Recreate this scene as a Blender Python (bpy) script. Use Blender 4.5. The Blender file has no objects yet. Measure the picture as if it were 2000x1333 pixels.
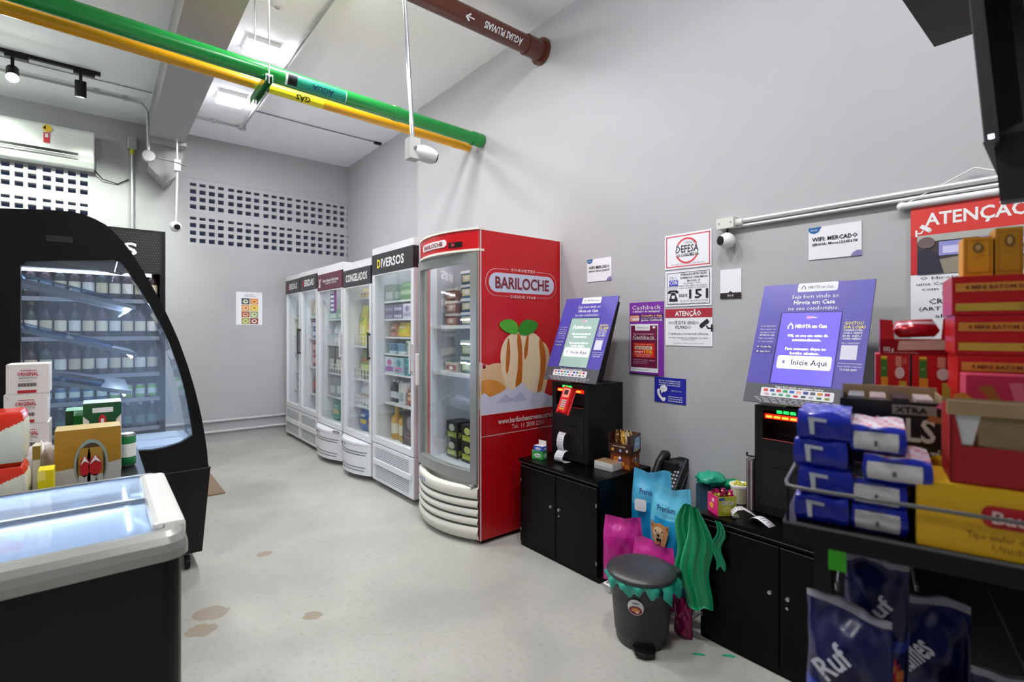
import bpy, bmesh, math, random
from mathutils import Vector, Matrix
R = math.radians
rnd = random.Random(7)
SC = bpy.context.scene
COL = SC.collection

# ------------------------------------------------------------------ camera
CAMZ, FPX, HZ = 1.4, 985.0, 645.0
YAW = R(39.3)
FW = Vector((math.sin(YAW), math.cos(YAW), 0)); RT = Vector((math.cos(YAW), -math.sin(YAW), 0))
cd = bpy.data.cameras.new('camera'); cam = bpy.data.objects.new('camera', cd); COL.objects.link(cam)
cam.location = (0, 0, CAMZ); cam.rotation_euler = (R(90), 0, -YAW)
cd.sensor_width = 36; cd.lens = FPX/2000*36; cd.shift_y = (HZ-666.5)/2000
cd.clip_start = 0.05
cd.dof.use_dof = True; cd.dof.focus_distance = 3.0; cd.dof.aperture_fstop = 3.6
SC.camera = cam
SC.view_settings.view_transform = 'Standard'; SC.view_settings.look = 'None'
SC.view_settings.gamma = 1; SC.view_settings.use_curve_mapping = False
SC.view_settings.exposure = 0.25

# ------------------------------------------------------------------ world (dusk seen through the block vents)
w = bpy.data.worlds.new('world'); SC.world = w; w.use_nodes = True
w.node_tree.nodes['Background'].inputs[0].default_value = (0.09, 0.12, 0.24, 1)
w.node_tree.nodes['Background'].inputs[1].default_value = 0.22

def ray(px, py):
    return FW*FPX + RT*(px-1000) + Vector((0, 0, HZ-py))
def at(px, py, X=None, Y=None, Z=None):
    """point of a wall, side panel or floor plane that the photograph shows at px,py"""
    d = ray(px, py)
    s = X/d.x if X is not None else Y/d.y if Y is not None else (Z-CAMZ)/d.z
    return Vector((d.x*s, d.y*s, CAMZ+d.z*s))

# ------------------------------------------------------------------ materials
MATS = {}
def lin(h):
    h = h.lstrip('#'); c = [int(h[i:i+2], 16)/255 for i in (0, 2, 4)]
    return tuple(x/12.92 if x <= .04045 else ((x+.055)/1.055)**2.4 for x in c)
def M(col, rough=.5, metal=0, emit=0, spec=.5, noise=0, scale=40, bump=0):
    key = (col, rough, metal, emit, spec, noise, scale, bump)
    if key in MATS: return MATS[key]
    m = bpy.data.materials.new('paint_'+col.strip('#')); m.use_nodes = True
    nt = m.node_tree; b = nt.nodes['Principled BSDF']
    c = lin(col)
    b.inputs['Base Color'].default_value = (*c, 1); b.inputs['Roughness'].default_value = rough
    b.inputs['Metallic'].default_value = metal; b.inputs['Specular IOR Level'].default_value = spec
    if emit:
        b.inputs['Emission Color'].default_value = (*c, 1); b.inputs['Emission Strength'].default_value = emit
    if noise or bump:
        tc = nt.nodes.new('ShaderNodeTexCoord'); n = nt.nodes.new('ShaderNodeTexNoise')
        n.inputs['Scale'].default_value = scale; n.inputs['Detail'].default_value = 4
        nt.links.new(tc.outputs['Object'], n.inputs['Vector'])
        if noise:
            mx = nt.nodes.new('ShaderNodeMix'); mx.data_type = 'RGBA'
            mx.inputs[6].default_value = (*[x*(1-noise) for x in c], 1); mx.inputs[7].default_value = (*[min(1, x*(1+noise)) for x in c], 1)
            nt.links.new(n.outputs['Fac'], mx.inputs[0]); nt.links.new(mx.outputs[2], b.inputs['Base Color'])
        if bump:
            bp = nt.nodes.new('ShaderNodeBump'); bp.inputs['Strength'].default_value = bump; bp.inputs['Distance'].default_value = .01
            nt.links.new(n.outputs['Fac'], bp.inputs['Height']); nt.links.new(bp.outputs[0], b.inputs['Normal'])
    MATS[key] = m; return m
def glass(name, tint=(1, 1, 1), fac=1.0, rough=.02, haze=0):
    if name in MATS: return MATS[name]
    m = bpy.data.materials.new(name); m.use_nodes = True; nt = m.node_tree; nt.nodes.clear()
    o = nt.nodes.new('ShaderNodeOutputMaterial'); mx = nt.nodes.new('ShaderNodeMixShader')
    t = nt.nodes.new('ShaderNodeBsdfTransparent'); g = nt.nodes.new('ShaderNodeBsdfGlossy'); f = nt.nodes.new('ShaderNodeFresnel')
    mu = nt.nodes.new('ShaderNodeMath'); mu.operation = 'MULTIPLY'; mu.inputs[1].default_value = fac
    t.inputs[0].default_value = (*tint, 1); g.inputs['Roughness'].default_value = rough; f.inputs[0].default_value = 1.5
    nt.links.new(f.outputs[0], mu.inputs[0]); nt.links.new(mu.outputs[0], mx.inputs[0])
    nt.links.new(t.outputs[0], mx.inputs[1]); nt.links.new(g.outputs[0], mx.inputs[2])
    if haze:
        df = nt.nodes.new('ShaderNodeBsdfDiffuse'); df.inputs[0].default_value = (.75, .85, 1, 1); tr = nt.nodes.new('ShaderNodeBsdfTranslucent'); tr.inputs[0].default_value = (.75, .85, 1, 1)
        m2 = nt.nodes.new('ShaderNodeMixShader'); nt.links.new(df.outputs[0], m2.inputs[1]); nt.links.new(tr.outputs[0], m2.inputs[2])
        m3 = nt.nodes.new('ShaderNodeMixShader'); m3.inputs[0].default_value = haze; nt.links.new(mx.outputs[0], m3.inputs[1]); nt.links.new(m2.outputs[0], m3.inputs[2]); nt.links.new(m3.outputs[0], o.inputs[0])
    else: nt.links.new(mx.outputs[0], o.inputs[0])
    MATS[name] = m; return m

WHITE = M('#e9e9ea', .4); BLACK = M('#060607', .45, spec=.3); DARK = M('#111113', .4, spec=.3); STEEL = M('#a9abae', .3, .8)
PAPER = M('#e6e6ec', .6); INK = M('#16171a', .6); RED = M('#c50f1c', .45); GREEN = M('#12803c', .3)
GLASS = glass('clear_glass', (.96, .98, .98), .3)
FRIDGE_W = M('#dcdcdf', .35)
CHROME = M('#c9ccd0', .2, .9)

# ------------------------------------------------------------------ mesh builder
_font_cache = {}
def glyphs(s, bold, res=2):
    k = (s, bold, res)
    if k in _font_cache: return _font_cache[k]
    c = bpy.data.curves.new('f', 'FONT'); c.body = s; c.size = 1; c.resolution_u = res
    c.fill_mode = 'FRONT'
    if bold: c.offset = .022
    o = bpy.data.objects.new('f', c); COL.objects.link(o)
    bpy.context.view_layer.update()
    me = bpy.data.meshes.new_from_object(o.evaluated_get(bpy.context.evaluated_depsgraph_get()))
    vs = [(v.co.x, v.co.y) for v in me.vertices]; fs = [tuple(p.vertices) for p in me.polygons]
    bpy.data.objects.remove(o); bpy.data.curves.remove(c); bpy.data.meshes.remove(me)
    if vs:
        x0 = min(v[0] for v in vs); x1 = max(v[0] for v in vs)
    else: x0, x1 = 0, 1
    _font_cache[k] = (vs, fs, x0, x1); return _font_cache[k]

class MB:
    def __init__(s): s.v = []; s.f = []; s.m = []; s.s = []; s.mats = []
    def mi(s, mat):
        if mat not in s.mats: s.mats.append(mat)
        return s.mats.index(mat)
    def add(s, vs, fs, mat, smooth=False):
        b = len(s.v); s.v += [tuple(v) for v in vs]
        for i, f in enumerate(fs):
            s.f.append(tuple(b+k for k in f)); s.m.append(s.mi(mat[i] if isinstance(mat, (list, tuple)) else mat)); s.s.append(smooth)
        return s
    def poly(s, pts, mat): return s.add(pts, [tuple(range(len(pts)))], mat)
    def box(s, x0, y0, z0, x1, y1, z1, mat, top=None, front=None, side=None):
        vs = [(x0, y0, z0), (x1, y0, z0), (x1, y1, z0), (x0, y1, z0), (x0, y0, z1), (x1, y0, z1), (x1, y1, z1), (x0, y1, z1)]
        fs = [(0, 3, 2, 1), (4, 5, 6, 7), (0, 1, 5, 4), (1, 2, 6, 5), (2, 3, 7, 6), (3, 0, 4, 7)]
        return s.add(vs, fs, [mat, top or mat, side or mat, mat, side or mat, front or mat])
    def cyl(s, p0, p1, r, mat, r1=None, n=14, caps=True):
        p0, p1 = Vector(p0), Vector(p1); d = (p1-p0).normalized(); r1 = r if r1 is None else r1
        a = d.orthogonal().normalized(); b = d.cross(a)
        vs = []
        for p, rr in ((p0, r), (p1, r1)):
            for k in range(n):
                t = 2*math.pi*k/n; vs.append(p+a*rr*math.cos(t)+b*rr*math.sin(t))
        s.add(vs, [(k, (k+1) % n, n+(k+1) % n, n+k) for k in range(n)], mat, True)
        if caps: s.add(vs, [tuple(range(n))[::-1], tuple(range(n, 2*n))], mat)
        return s
    def tube(s, pts, r, mat, n=8, caps=True):
        pts = [Vector(p) for p in pts]; vs = []; N = len(pts); a = None
        for i, p in enumerate(pts):
            d = (pts[min(i+1, N-1)]-pts[max(i-1, 0)]).normalized()
            a = d.orthogonal().normalized() if a is None else (a-d*a.dot(d)).normalized()
            b = d.cross(a); rr = r[i] if isinstance(r, (list, tuple)) else r
            vs += [p+a*rr*math.cos(2*math.pi*k/n)+b*rr*math.sin(2*math.pi*k/n) for k in range(n)]
        fs = [(i*n+k, i*n+(k+1) % n, (i+1)*n+(k+1) % n, (i+1)*n+k) for i in range(N-1) for k in range(n)]
        s.add(vs, fs, mat, True)
        if caps: s.add(vs, [tuple(range(n))[::-1], tuple(range((N-1)*n, N*n))], mat)
        return s
    def lathe(s, c, prof, mat, n=24, sx=1, sy=1):
        vs = []; N = len(prof)
        for r, z in prof:
            vs += [(c[0]+r*sx*math.cos(2*math.pi*k/n), c[1]+r*sy*math.sin(2*math.pi*k/n), c[2]+z) for k in range(n)]
        fs = []; ms = []
        for i in range(N-1):
            for k in range(n):
                fs.append((i*n+k, i*n+(k+1) % n, (i+1)*n+(k+1) % n, (i+1)*n+k)); ms.append(mat[i] if isinstance(mat, (list, tuple)) else mat)
        s.add(vs, fs, ms, True)
        if prof[0][0] > 1e-4: s.add(vs, [tuple(range(n))[::-1]], ms[0])
        if prof[-1][0] > 1e-4: s.add(vs, [tuple(range((N-1)*n, N*n))], ms[-1])
        return s
    def ext(s, pts, d, mat, cap=None):
        """closed outline swept along vector d"""
        pts = [Vector(p) for p in pts]; d = Vector(d); n = len(pts)
        vs = pts+[p+d for p in pts]
        s.add(vs, [(k, (k+1) % n, n+(k+1) % n, n+k) for k in range(n)], mat)
        s.add(vs, [tuple(range(n))[::-1], tuple(range(n, 2*n))], cap or mat); return s
    def ring(s, out, inn, d, mat):
        """frame between two outlines with equal counts, swept along d"""
        out = [Vector(p) for p in out]; inn = [Vector(p) for p in inn]; d = Vector(d); n = len(out)
        vs = out+inn+[p+d for p in out]+[p+d for p in inn]
        fs = []
        for k in range(n):
            j = (k+1) % n
            fs += [(k, j, n+j, n+k), (2*n+k, 3*n+k, 3*n+j, 2*n+j), (k, 2*n+k, 2*n+j, j), (n+k, n+j, 3*n+j, 3*n+k)]
        return s.add(vs, fs, mat)
    def ball(s, c, r, mat, n=16, m=10, sz=1):
        prof = [(max(1e-5, r*math.sin(math.pi*i/m)), -r*sz*math.cos(math.pi*i/m)) for i in range(m+1)]
        return s.lathe(c, prof, mat, n)
    def text(s, t, o, u, v, h, mat, w=None, align='C', bold=False, res=2, vc=True):
        vs, fs, x0, x1 = glyphs(t, bold, res); k = h/.69; kx = k if w is None else w/(x1-x0)
        o, u, v = Vector(o), Vector(u), Vector(v)
        ox = (x0+x1)/2 if align == 'C' else x0 if align == 'L' else x1
        oy = .345 if vc else 0
        return s.add([o+u*(a-ox)*kx+v*(b-oy)*k for a, b in vs], fs, mat)
    def build(s, name, parent=None, loc=None, rz=0, bevel=0, **props):
        me = bpy.data.meshes.new(name); me.from_pydata(s.v, [], s.f)
        for m in s.mats: me.materials.append(m)
        me.polygons.foreach_set('material_index', s.m); me.polygons.foreach_set('use_smooth', s.s); me.update()
        o = bpy.data.objects.new(name, me); COL.objects.link(o)
        if parent: o.parent = parent
        if loc: o.location = loc
        if rz: o.rotation_euler.z = rz
        if bevel:
            bm_ = bmesh.new(); bm_.from_mesh(me); bmesh.ops.remove_doubles(bm_, verts=bm_.verts, dist=1e-5); bm_.to_mesh(me); bm_.free()
            b = o.modifiers.new('bevel', 'BEVEL'); b.width = bevel; b.segments = 2; b.limit_method = 'ANGLE'; b.angle_limit = R(40)
        for k, x in props.items(): o[k] = x
        return o
def tag(o, label, cat, group=None, kind=None):
    o['label'] = label; o['category'] = cat
    if group: o['group'] = group
    if kind: o['kind'] = kind
    return o
def thing(name, label, cat, loc=(0, 0, 0), rz=0, group=None):
    o = bpy.data.objects.new(name, None); COL.objects.link(o); o.empty_display_size = .05
    o.location = loc; o.rotation_euler.z = rz
    return tag(o, label, cat, group)
def copy_tree(o, label=None, loc=None, rz=None, group=None):
    def cp(a, par):
        c = a.copy(); COL.objects.link(c)
        if par: c.parent = par
        for ch in [x for x in a.children]: cp(ch, c)
        return c
    c = cp(o, None)
    if label: c['label'] = label
    if loc is not None: c.location = loc
    if rz is not None: c.rotation_euler.z = rz
    if group: c['group'] = group
    return c
def struct(mb, name, **k):
    o = mb.build(name, **k); o['kind'] = 'structure'; return o

class Pl:
    """flat printed face: o lower-left corner, u and v unit directions, W x H metres; a,b in 0..1"""
    def __init__(s, mb, o, u, v, W, H, gap=.0009):
        s.mb, s.o, s.u, s.v, s.W, s.H, s.g = mb, Vector(o), Vector(u), Vector(v), W, H, gap
        s.n = s.u.cross(s.v).normalized()
    def P(s, a, b, l=1): return s.o+s.u*(a*s.W)+s.v*(b*s.H)+s.n*(s.g*l)
    def rect(s, a0, b0, a1, b1, mat, l=1):
        s.mb.poly([s.P(a0, b0, l), s.P(a1, b0, l), s.P(a1, b1, l), s.P(a0, b1, l)], mat); return s
    def poly(s, pts, mat, l=1): s.mb.poly([s.P(a, b, l) for a, b in pts], mat); return s
    def ell(s, a, b, ra, rb, mat, l=1, n=24):
        return s.poly([(a+ra*math.cos(2*math.pi*k/n), b+rb*math.sin(2*math.pi*k/n)) for k in range(n)], mat, l)
    def band(s, a, b, ra, rb, ta, tb, mat, l=1, n=28):
        for k in range(n):
            t0, t1 = 2*math.pi*k/n, 2*math.pi*(k+1)/n
            s.poly([(a+ra*math.cos(t0), b+rb*math.sin(t0)), (a+ra*math.cos(t1), b+rb*math.sin(t1)),
                    (a+(ra-ta)*math.cos(t1), b+(rb-tb)*math.sin(t1)), (a+(ra-ta)*math.cos(t0), b+(rb-tb)*math.sin(t0))], mat, l)
        return s
    def rrect(s, a0, b0, a1, b1, r, mat, l=1):
        ra, rb = r/s.W, r/s.H; pts = []
        for ca, cb, t in ((a1-ra, b1-rb, 0), (a0+ra, b1-rb, 90), (a0+ra, b0+rb, 180), (a1-ra, b0+rb, 270)):
            for k in range(6):
                x = R(t+18*k); pts.append((ca+ra*math.cos(x), cb+rb*math.sin(x)))
        return s.poly(pts, mat, l)
    def frame(s, a0, b0, a1, b1, t, mat, l=1):
        ta, tb = t/s.W, t/s.H
        s.rect(a0, b0, a1, b0+tb, mat, l); s.rect(a0, b1-tb, a1, b1, mat, l); s.rect(a0, b0, a0+ta, b1, mat, l); s.rect(a1-ta, b0, a1, b1, mat, l); return s
    def text(s, t, a, b, h, mat, w=None, align='C', bold=False, l=2, res=1):
        s.mb.text(t, s.P(a, b, l), s.u, s.v, h*s.H, mat, None if w is None else w*s.W, align, bold, res); return s
    def lines(s, a0, a1, b, h, mat, l=2, seed=1, dens=.8):
        r = random.Random(seed); a = a0
        while a < a1-.01:
            wd = r.uniform(.03, .09)*dens; s.rect(a, b-h/2, min(a+wd, a1), b+h/2, mat, l); a += wd+.018
        return s
LX, LV = Vector((0, -1, 0)), Vector((0, 0, 1))     # print directions on faces that look to -X
YX = Vector((1, 0, 0))                             # on faces that look to -Y

# ------------------------------------------------------------------ room
CEIL, WX, WR, YB, YJ = 3.77, 2.65, 2.80, 7.2, 4.84
XL, YR = -2.6, -2.4
wall_m = M('#afaeb1', .75, spec=.25, noise=.03, scale=3, bump=.05)
ceil_m = M('#f9faff', .85, noise=.03, scale=6, bump=.12)
beam_m = M('#a4a3a4', .8, noise=.05, scale=5, bump=.2)
def floor_mat():
    m = bpy.data.materials.new('polished_concrete'); m.use_nodes = True; nt = m.node_tree; b = nt.nodes['Principled BSDF']; L = nt.links
    tc = nt.nodes.new('ShaderNodeTexCoord')
    def noise(sc, det=6, dist=0):
        n = nt.nodes.new('ShaderNodeTexNoise'); n.inputs['Scale'].default_value = sc; n.inputs['Detail'].default_value = det
        n.inputs['Distortion'].default_value = dist; L.new(tc.outputs['Object'], n.inputs['Vector']); return n
    def ramp(src, p0, p1, c0, c1):
        r = nt.nodes.new('ShaderNodeValToRGB'); r.color_ramp.elements[0].position = p0; r.color_ramp.elements[1].position = p1
        r.color_ramp.elements[0].color = (*c0, 1); r.color_ramp.elements[1].color = (*c1, 1); L.new(src, r.inputs[0]); return r
    def mix(f, a, c):
        x = nt.nodes.new('ShaderNodeMix'); x.data_type = 'RGBA'
        for s_, i in ((f, 0), (a, 6), (c, 7)):
            if hasattr(s_, 'links') or hasattr(s_, 'is_linked'): L.new(s_, x.inputs[i])
            else: x.inputs[i].default_value = s_
        return x.outputs[2]
    a = ramp(noise(1.6, 8, .6).outputs[0], .3, .7, lin('#a4a49d'), lin('#bab9b1')).outputs[0]
    f = ramp(noise(38, 6).outputs[0], .52, .72, (0, 0, 0), (1, 1, 1)).outputs[0]
    mm = nt.nodes.new('ShaderNodeMath'); mm.operation = 'MULTIPLY'; mm.inputs[1].default_value = .35; L.new(f, mm.inputs[0])
    a = mix(mm.outputs[0], a, (*lin('#8f8d84'), 1))
    n2 = noise(4.5, 8, 1.5)
    for (x, y, r) in ((.44, 2.87, .19), (.37, 2.74, .15), (.80, 3.42, .10), (.81, 2.54, .09)):
        vm = nt.nodes.new('ShaderNodeVectorMath'); vm.operation = 'DISTANCE'; vm.inputs[1].default_value = (x, y, 0); L.new(tc.outputs['Object'], vm.inputs[0])
        k = nt.nodes.new('ShaderNodeMath'); k.operation = 'MULTIPLY_ADD'; k.inputs[1].default_value = -1/r; k.inputs[2].default_value = .9; L.new(vm.outputs['Value'], k.inputs[0])
        s_ = nt.nodes.new('ShaderNodeMath'); s_.operation = 'ADD'; L.new(k.outputs[0], s_.inputs[0]); L.new(n2.outputs[0], s_.inputs[1])
        rr = ramp(s_.outputs[0], .93, .97, (0, 0, 0), (.75, .75, .75))
        a = mix(rr.outputs[0], a, (*lin('#94826e'), 1))
    L.new(a, b.inputs['Base Color'])
    rg = ramp(noise(5, 5).outputs[0], .3, .7, (.28,)*3, (.5,)*3); L.new(rg.outputs[0], b.inputs['Roughness'])
    bp = nt.nodes.new('ShaderNodeBump'); bp.inputs['Strength'].default_value = .08; bp.inputs['Distance'].default_value = .01
    L.new(noise(25).outputs[0], bp.inputs['Height']); L.new(bp.outputs[0], b.inputs['Normal'])
    return m
b = MB(); b.box(XL-.2, YR-.2, -.1, WR+.2, YB+.2, 0, floor_mat()); struct(b, 'floor')
b = MB(); b.box(XL-.2, YR-.2, CEIL, WR+.2, YB+.2, CEIL+.15, ceil_m); struct(b, 'ceiling')
b = MB(); b.box(WX, YR-.2, 0, WR+.2, YJ, CEIL, wall_m); b.box(WR, YJ, 0, WR+.2, YB+.2, CEIL, wall_m); struct(b, 'wall_right')
b = MB(); b.box(XL-.2, YR-.2, 0, XL, YB+.2, CEIL, wall_m); struct(b, 'wall_left')
b = MB(); b.box(XL, YR-.2, 0, WX, YR, CEIL, wall_m); struct(b, 'wall_front')
# back wall with the two block-vent openings
VZ0, VZ1 = 2.425, 3.245; T = .12
b = MB(); b.box(XL, YB, 0, WR, YB+T, VZ0, wall_m); b.box(XL, YB, VZ1, WR, YB+T, CEIL, wall_m); b.box(-.06, YB, VZ0, .825, YB+T, VZ1, wall_m)
struct(b, 'wall_back')
vent_m = M('#b0afb4', .8, noise=.06, scale=9)
def vents(name, x0, x1, start):
    """perforated blocks, each with 4 x 4 rectangular holes"""
    b = MB(); P = .41; zr = [(3.155, .036), (3.062, .052), (2.972, .052), (2.878, .052), (2.745, .034), (2.652, .052), (2.560, .052), (2.468, .052)]
    xs = []; x = start
    while x < x1:
        for k in range(4): xs.append(x+.012+k*.099)
        x += P
    xs = [(a, min(a+.064, x1)) for a in xs if a < x1-.01 and a+.068 > x0]
    xs = [(max(a, x0), c) for a, c in xs]
    zs = sorted(zr)
    z = VZ0
    for zb, h in zs: b.box(x0, YB+.004, z, x1, YB+.09, zb, vent_m); z = zb+h
    b.box(x0, YB+.004, z, x1, YB+.09, VZ1, vent_m)
    for zb, h in zs:
        e = x0
        for a, c in xs:
            if a > e: b.box(e, YB+.004, zb, a, YB+.09, zb+h, vent_m)
            e = c
        if e < x1: b.box(e, YB+.004, zb, x1, YB+.09, zb+h, vent_m)
    return struct(b, name)
vents('window_1', .825, WR, .84)
vents('window_2', XL, -.06, -.06-.41*6+.0)
# ceiling beam with the haunch where it meets the back wall
b = MB(); b.box(.42, YR, 3.50, .74, YB, CEIL, beam_m)
prof = [(.42, 3.5), (.74, 3.5), (.74, 3.36), (.72, 3.24), (.66, 3.13), (.58, 3.05), (.42, 3.22)]
b.ext([(x, 6.85, z) for x, z in prof], (0, YB-6.85, 0), beam_m); b.box(.40, 6.70, 3.46, .76, 6.85, 3.50, beam_m)
struct(b, 'trim_1')

# ------------------------------------------------------------------ lamps
lampw = M('#ffffff', .5, emit=150); lampe = M('#f4f6ff', .5, emit=16)
def led(label, x, y, z=CEIL, s=.115):
    t = thing('ceiling_light', label, 'light', (x, y, z), 0, 'square ceiling lights in a row')
    f = MB(); f.box(-s-.008, -s-.008, -.04, s+.008, s+.008, 0, WHITE); f.build('frame', t)
    d = MB(); d.box(-s, -s, -.062, s, s, -.0405, lampw, side=lampe, front=lampe, top=WHITE); d.build('diffuser', t)
led('square white ceiling light on the white ceiling below the thin cable, nearest the back wall', 1.03, 5.75)
led('square white ceiling light between the hanging rods, second from the back wall', 1.04, 4.57)
for i, y in enumerate((3.3, 2.0, .7, -.8)):
    led('square white ceiling light of the row, number %s from the back wall' % ['three', 'four', 'five', 'six'][i], 1.1, y)
for i, y in enumerate((3.9, 1.6)):  # out-of-view pair, added to light the left side of the room
    led('unseen square ceiling light added left of the beam, %s the chest freezer' % ['beyond', 'above'][i], -1.1, y)

# ------------------------------------------------------------------ pipes and conduits under the ceiling
gp = M('#1f8a3c', .22); yp = M('#e6a213', .25); bp_ = M('#5a2c20', .25); galv = M('#b4b6b6', .35, .6, noise=.1, scale=30)
def band_text(mb, ax0, axd, r, ang, s, h, mat, w, up):
    """lettering wrapped flat on a pipe's side: ax0 centre point, axd axis direction, ang position round the pipe"""
    nrm = Vector((0, -math.cos(ang), math.sin(ang)*1.0)); o = Vector(ax0)+nrm*(r+.0015)
    v = nrm.cross(Vector(axd)).normalized()*up
    mb.text(s, o, Vector(axd)*1, v, h, mat, w, bold=True)
A0, A1 = Vector((-2.58, 3.42, 3.09)), Vector((2.645, 3.66, 3.09)); ax = (A1-A0).normalized()
t = thing('water_pipe', 'thick green pipe crossing under the ceiling, ending in the right wall above the red fridge', 'pipe', A0)
m = MB(); m.cyl((0, 0, 0), A1-A0, .052, gp, n=20)
for d in (1.62, 2.15, 4.35): m.cyl(ax*d, ax*(d+.06), .056, gp, n=20)
m.build('pipe_run', t)
m = MB(); m.cyl(A1-A0-ax*.11, A1-A0-ax*.004, .060, gp, n=20); m.build('wall_sleeve', t)
lb = MB(); c = at(607, 180, Y=3.57)-A0; tl = M('#118a6e', .4)
c = ax*((Vector((.93, 3.57, 3.09))-A0).dot(ax))
def wrap(mb, c, axd, r, a0, a1, L, mat, n=6):
    for k in range(n):
        x0, x1 = R(a0+(a1-a0)*k/n), R(a0+(a1-a0)*(k+1)/n)
        p = [Vector(c)+Vector(axd)*sg*L/2+Vector((0, -math.cos(x), math.sin(x)))*r for sg, x in ((-1, x0), (1, x0), (1, x1), (-1, x1))]
        mb.poly(p, mat)
wrap(lb, ax*3.75, ax, .0527, -70, 25, .42, M('#d8ece4', .4)); wrap(lb, ax*3.755, ax, .0532, -68, 23, .40, tl); wrap(lb, ax*3.585, ax, .0536, -60, 15, .06, DARK)
band_text(lb, ax*3.79, -ax, .054, R(-25), 'ÁGUA', .035, M('#0b3d5e', .5), .15, 1)
lb.build('pipe_label', t)
B0, B1 = Vector((-2.58, 3.62, 3.085)), Vector((2.645, 3.86, 3.085)); bx = (B1-B0).normalized()
t = thing('gas_pipe', 'slim yellow pipe running beside the thick green pipe', 'pipe', B0)
m = MB(); m.cyl((0, 0, 0), B1-B0, .036, yp, n=16); m.cyl(bx*5.05, bx*5.11, .039, yp); m.build('pipe_run', t)
lb = MB(); wrap(lb, bx*3.66, bx, .0368, -95, 30, .42, M('#f1dc1c', .4)); wrap(lb, bx*3.47, bx, .0372, -80, 20, .045, DARK)
band_text(lb, bx*3.72, -bx, .0372, R(-30), 'GÁS', .036, DARK, .10, 1)
lb.build('pipe_label', t)
C1 = Vector((2.648, 2.87, 3.55)); C0 = Vector((-.6, 2.87, 3.55))
t = thing('rainwater_pipe', 'thick brown pipe with white lettering entering the right wall near the ceiling', 'pipe', C0)
m = MB(); m.cyl((0, 0, 0), C1-C0, .066, bp_, n=22); m.build('pipe_run', t)
m = MB(); m.cyl(C1-C0-Vector((.17, 0, 0)), C1-C0-Vector((.02, 0, 0)), .075, bp_, n=22); m.cyl(C1-C0-Vector((.022, 0, 0)), C1-C0, .10, bp_, n=22); m.build('wall_collar', t)
lb = MB(); band_text(lb, (2.83, 0, 0), (-1, 0, 0), .066, R(-32), 'ÁGUAS PLUVIAIS', .042, WHITE, .34, 1)
lb.build('lettering', t); lb = MB(); band_text(lb, (2.54, 0, 0), (1, 0, 0), .066, R(-32), '←', .05, WHITE, .07, 1); lb.build('arrow_mark', t)

# bracket that carries both pipes
t = thing('pipe_hanger', 'green painted channel bracket hung on two thin rods under the green pipe', 'bracket', (.84, 3.66, 3.03))
m = MB(); m.box(-.022, -.19, -.006, .022, .24, .004, gp); m.box(-.022, -.19, -.042, -.018, .24, -.006, gp); m.box(.018, -.19, -.042, .022, .24, -.006, gp); m.build('channel', t)
for y in (-.18, .20):
    m = MB(); m.cyl((0, y, -.05), (0, y, .74), .005, galv, n=8); m.cyl((0, y, -.012), (0, y, 0), .012, galv, n=6); m.build('rod', t)

def conduit(name, label, pts, r=.012, boxes=(), mat=None, clips=()):
    o = Vector(pts[0]); t = thing(name, label, 'conduit', o); m = MB(); m.tube([Vector(p)-o for p in pts], r, mat or galv, 10); m.build('tube', t)
    for bxp in boxes:
        p = Vector(bxp)-o; m = MB(); m.cyl(p-Vector((0, 0, .022)), p+Vector((0, 0, .022)), .042, galv, n=14); m.build('junction_box', t)
    for cp in clips:
        p = Vector(cp)-o; m = MB(); m.box(p.x-.02, p.y-.02, p.z-.018, p.x+.02, p.y+.02, p.z+.018, galv); m.build('clip', t)
    return t
conduit('electrical_conduit', 'grey conduit along the ceiling from the beam past the lit square panel', [(.745, 6.5, 3.745), (1.28, 6.5, 3.745), (1.28, 3.2, 3.745), (1.27, 2.0, 3.745)], .014, [(1.28, 6.5, 3.747)], clips=[(1.0, 6.5, 3.75), (1.28, 4.9, 3.75)])
conduit('ceiling_cable', 'thin dark cable on the ceiling ending at a small black clip by the right wall', [(1.30, 5.95, 3.76), (1.9, 5.97, 3.757), (2.76, 5.99, 3.76)], .006, mat=M('#77777a', .6), clips=[])
m = MB(); m.box(-.05, -.02, -.025, .04, .02, 0, BLACK); tag(m.build('cable_clip', loc=(2.72, 5.99, 3.765)), 'small black clip at the end of the ceiling cable', 'clip')
t = thing('smoke_detector', 'round white smoke detector on the ceiling at the top edge', 'smoke detector', at(541, 12, Z=3.73)+Vector((0, 0, .04)))
m = MB(); m.lathe((0, 0, 0), [(.055, 0), (.055, -.02), (.045, -.045), (.02, -.05)], WHITE); m.build('housing', t)
m = MB(); m.cyl((0, 0, -.05), (0, 0, -.056), .018, M('#bcbcbc', .5)); m.build('sensor', t)
conduit('electrical_conduit', 'galvanised conduit on the left ceiling that bends down beside the beam', [(-1.6, 6.42, 3.745), (-.1, 6.43, 3.745), (.26, 6.44, 3.745), (.34, 6.43, 3.73), (.385, 6.42, 3.66), (.395, 6.42, 3.26)], .014, clips=[(-.02, 6.43, 3.75), (.2, 6.44, 3.75)])
conduit('ceiling_cable', 'faint thin cable on the left ceiling between track light and pipes', [(-1.6, 5.0, 3.762), (-.3, 5.02, 3.758), (.41, 5.05, 3.762)], .005, mat=M('#9a9a94', .6))
conduit('ceiling_cable', 'faint thin cable on the ceiling beyond the black light track', [(-1.6, 6.15, 3.762), (-.3, 6.15, 3.758), (.41, 6.16, 3.762)], .005, mat=M('#9a9a94', .6))
t = thing('junction_box', 'round grey junction box at the lower end of the conduit beside the beam', 'junction box', (.395, 6.42, 3.2))
m = MB(); m.cyl((0, -.03, 0), (0, .03, 0), .055, galv, n=20); m.build('cover', t)
m = MB(); m.tube([(.05, 0, .0), (.2, .0, -.01), (.34, 0, -.03)], .008, M('#6f7170', .5), 8); m.build('side_tube', t)
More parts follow.
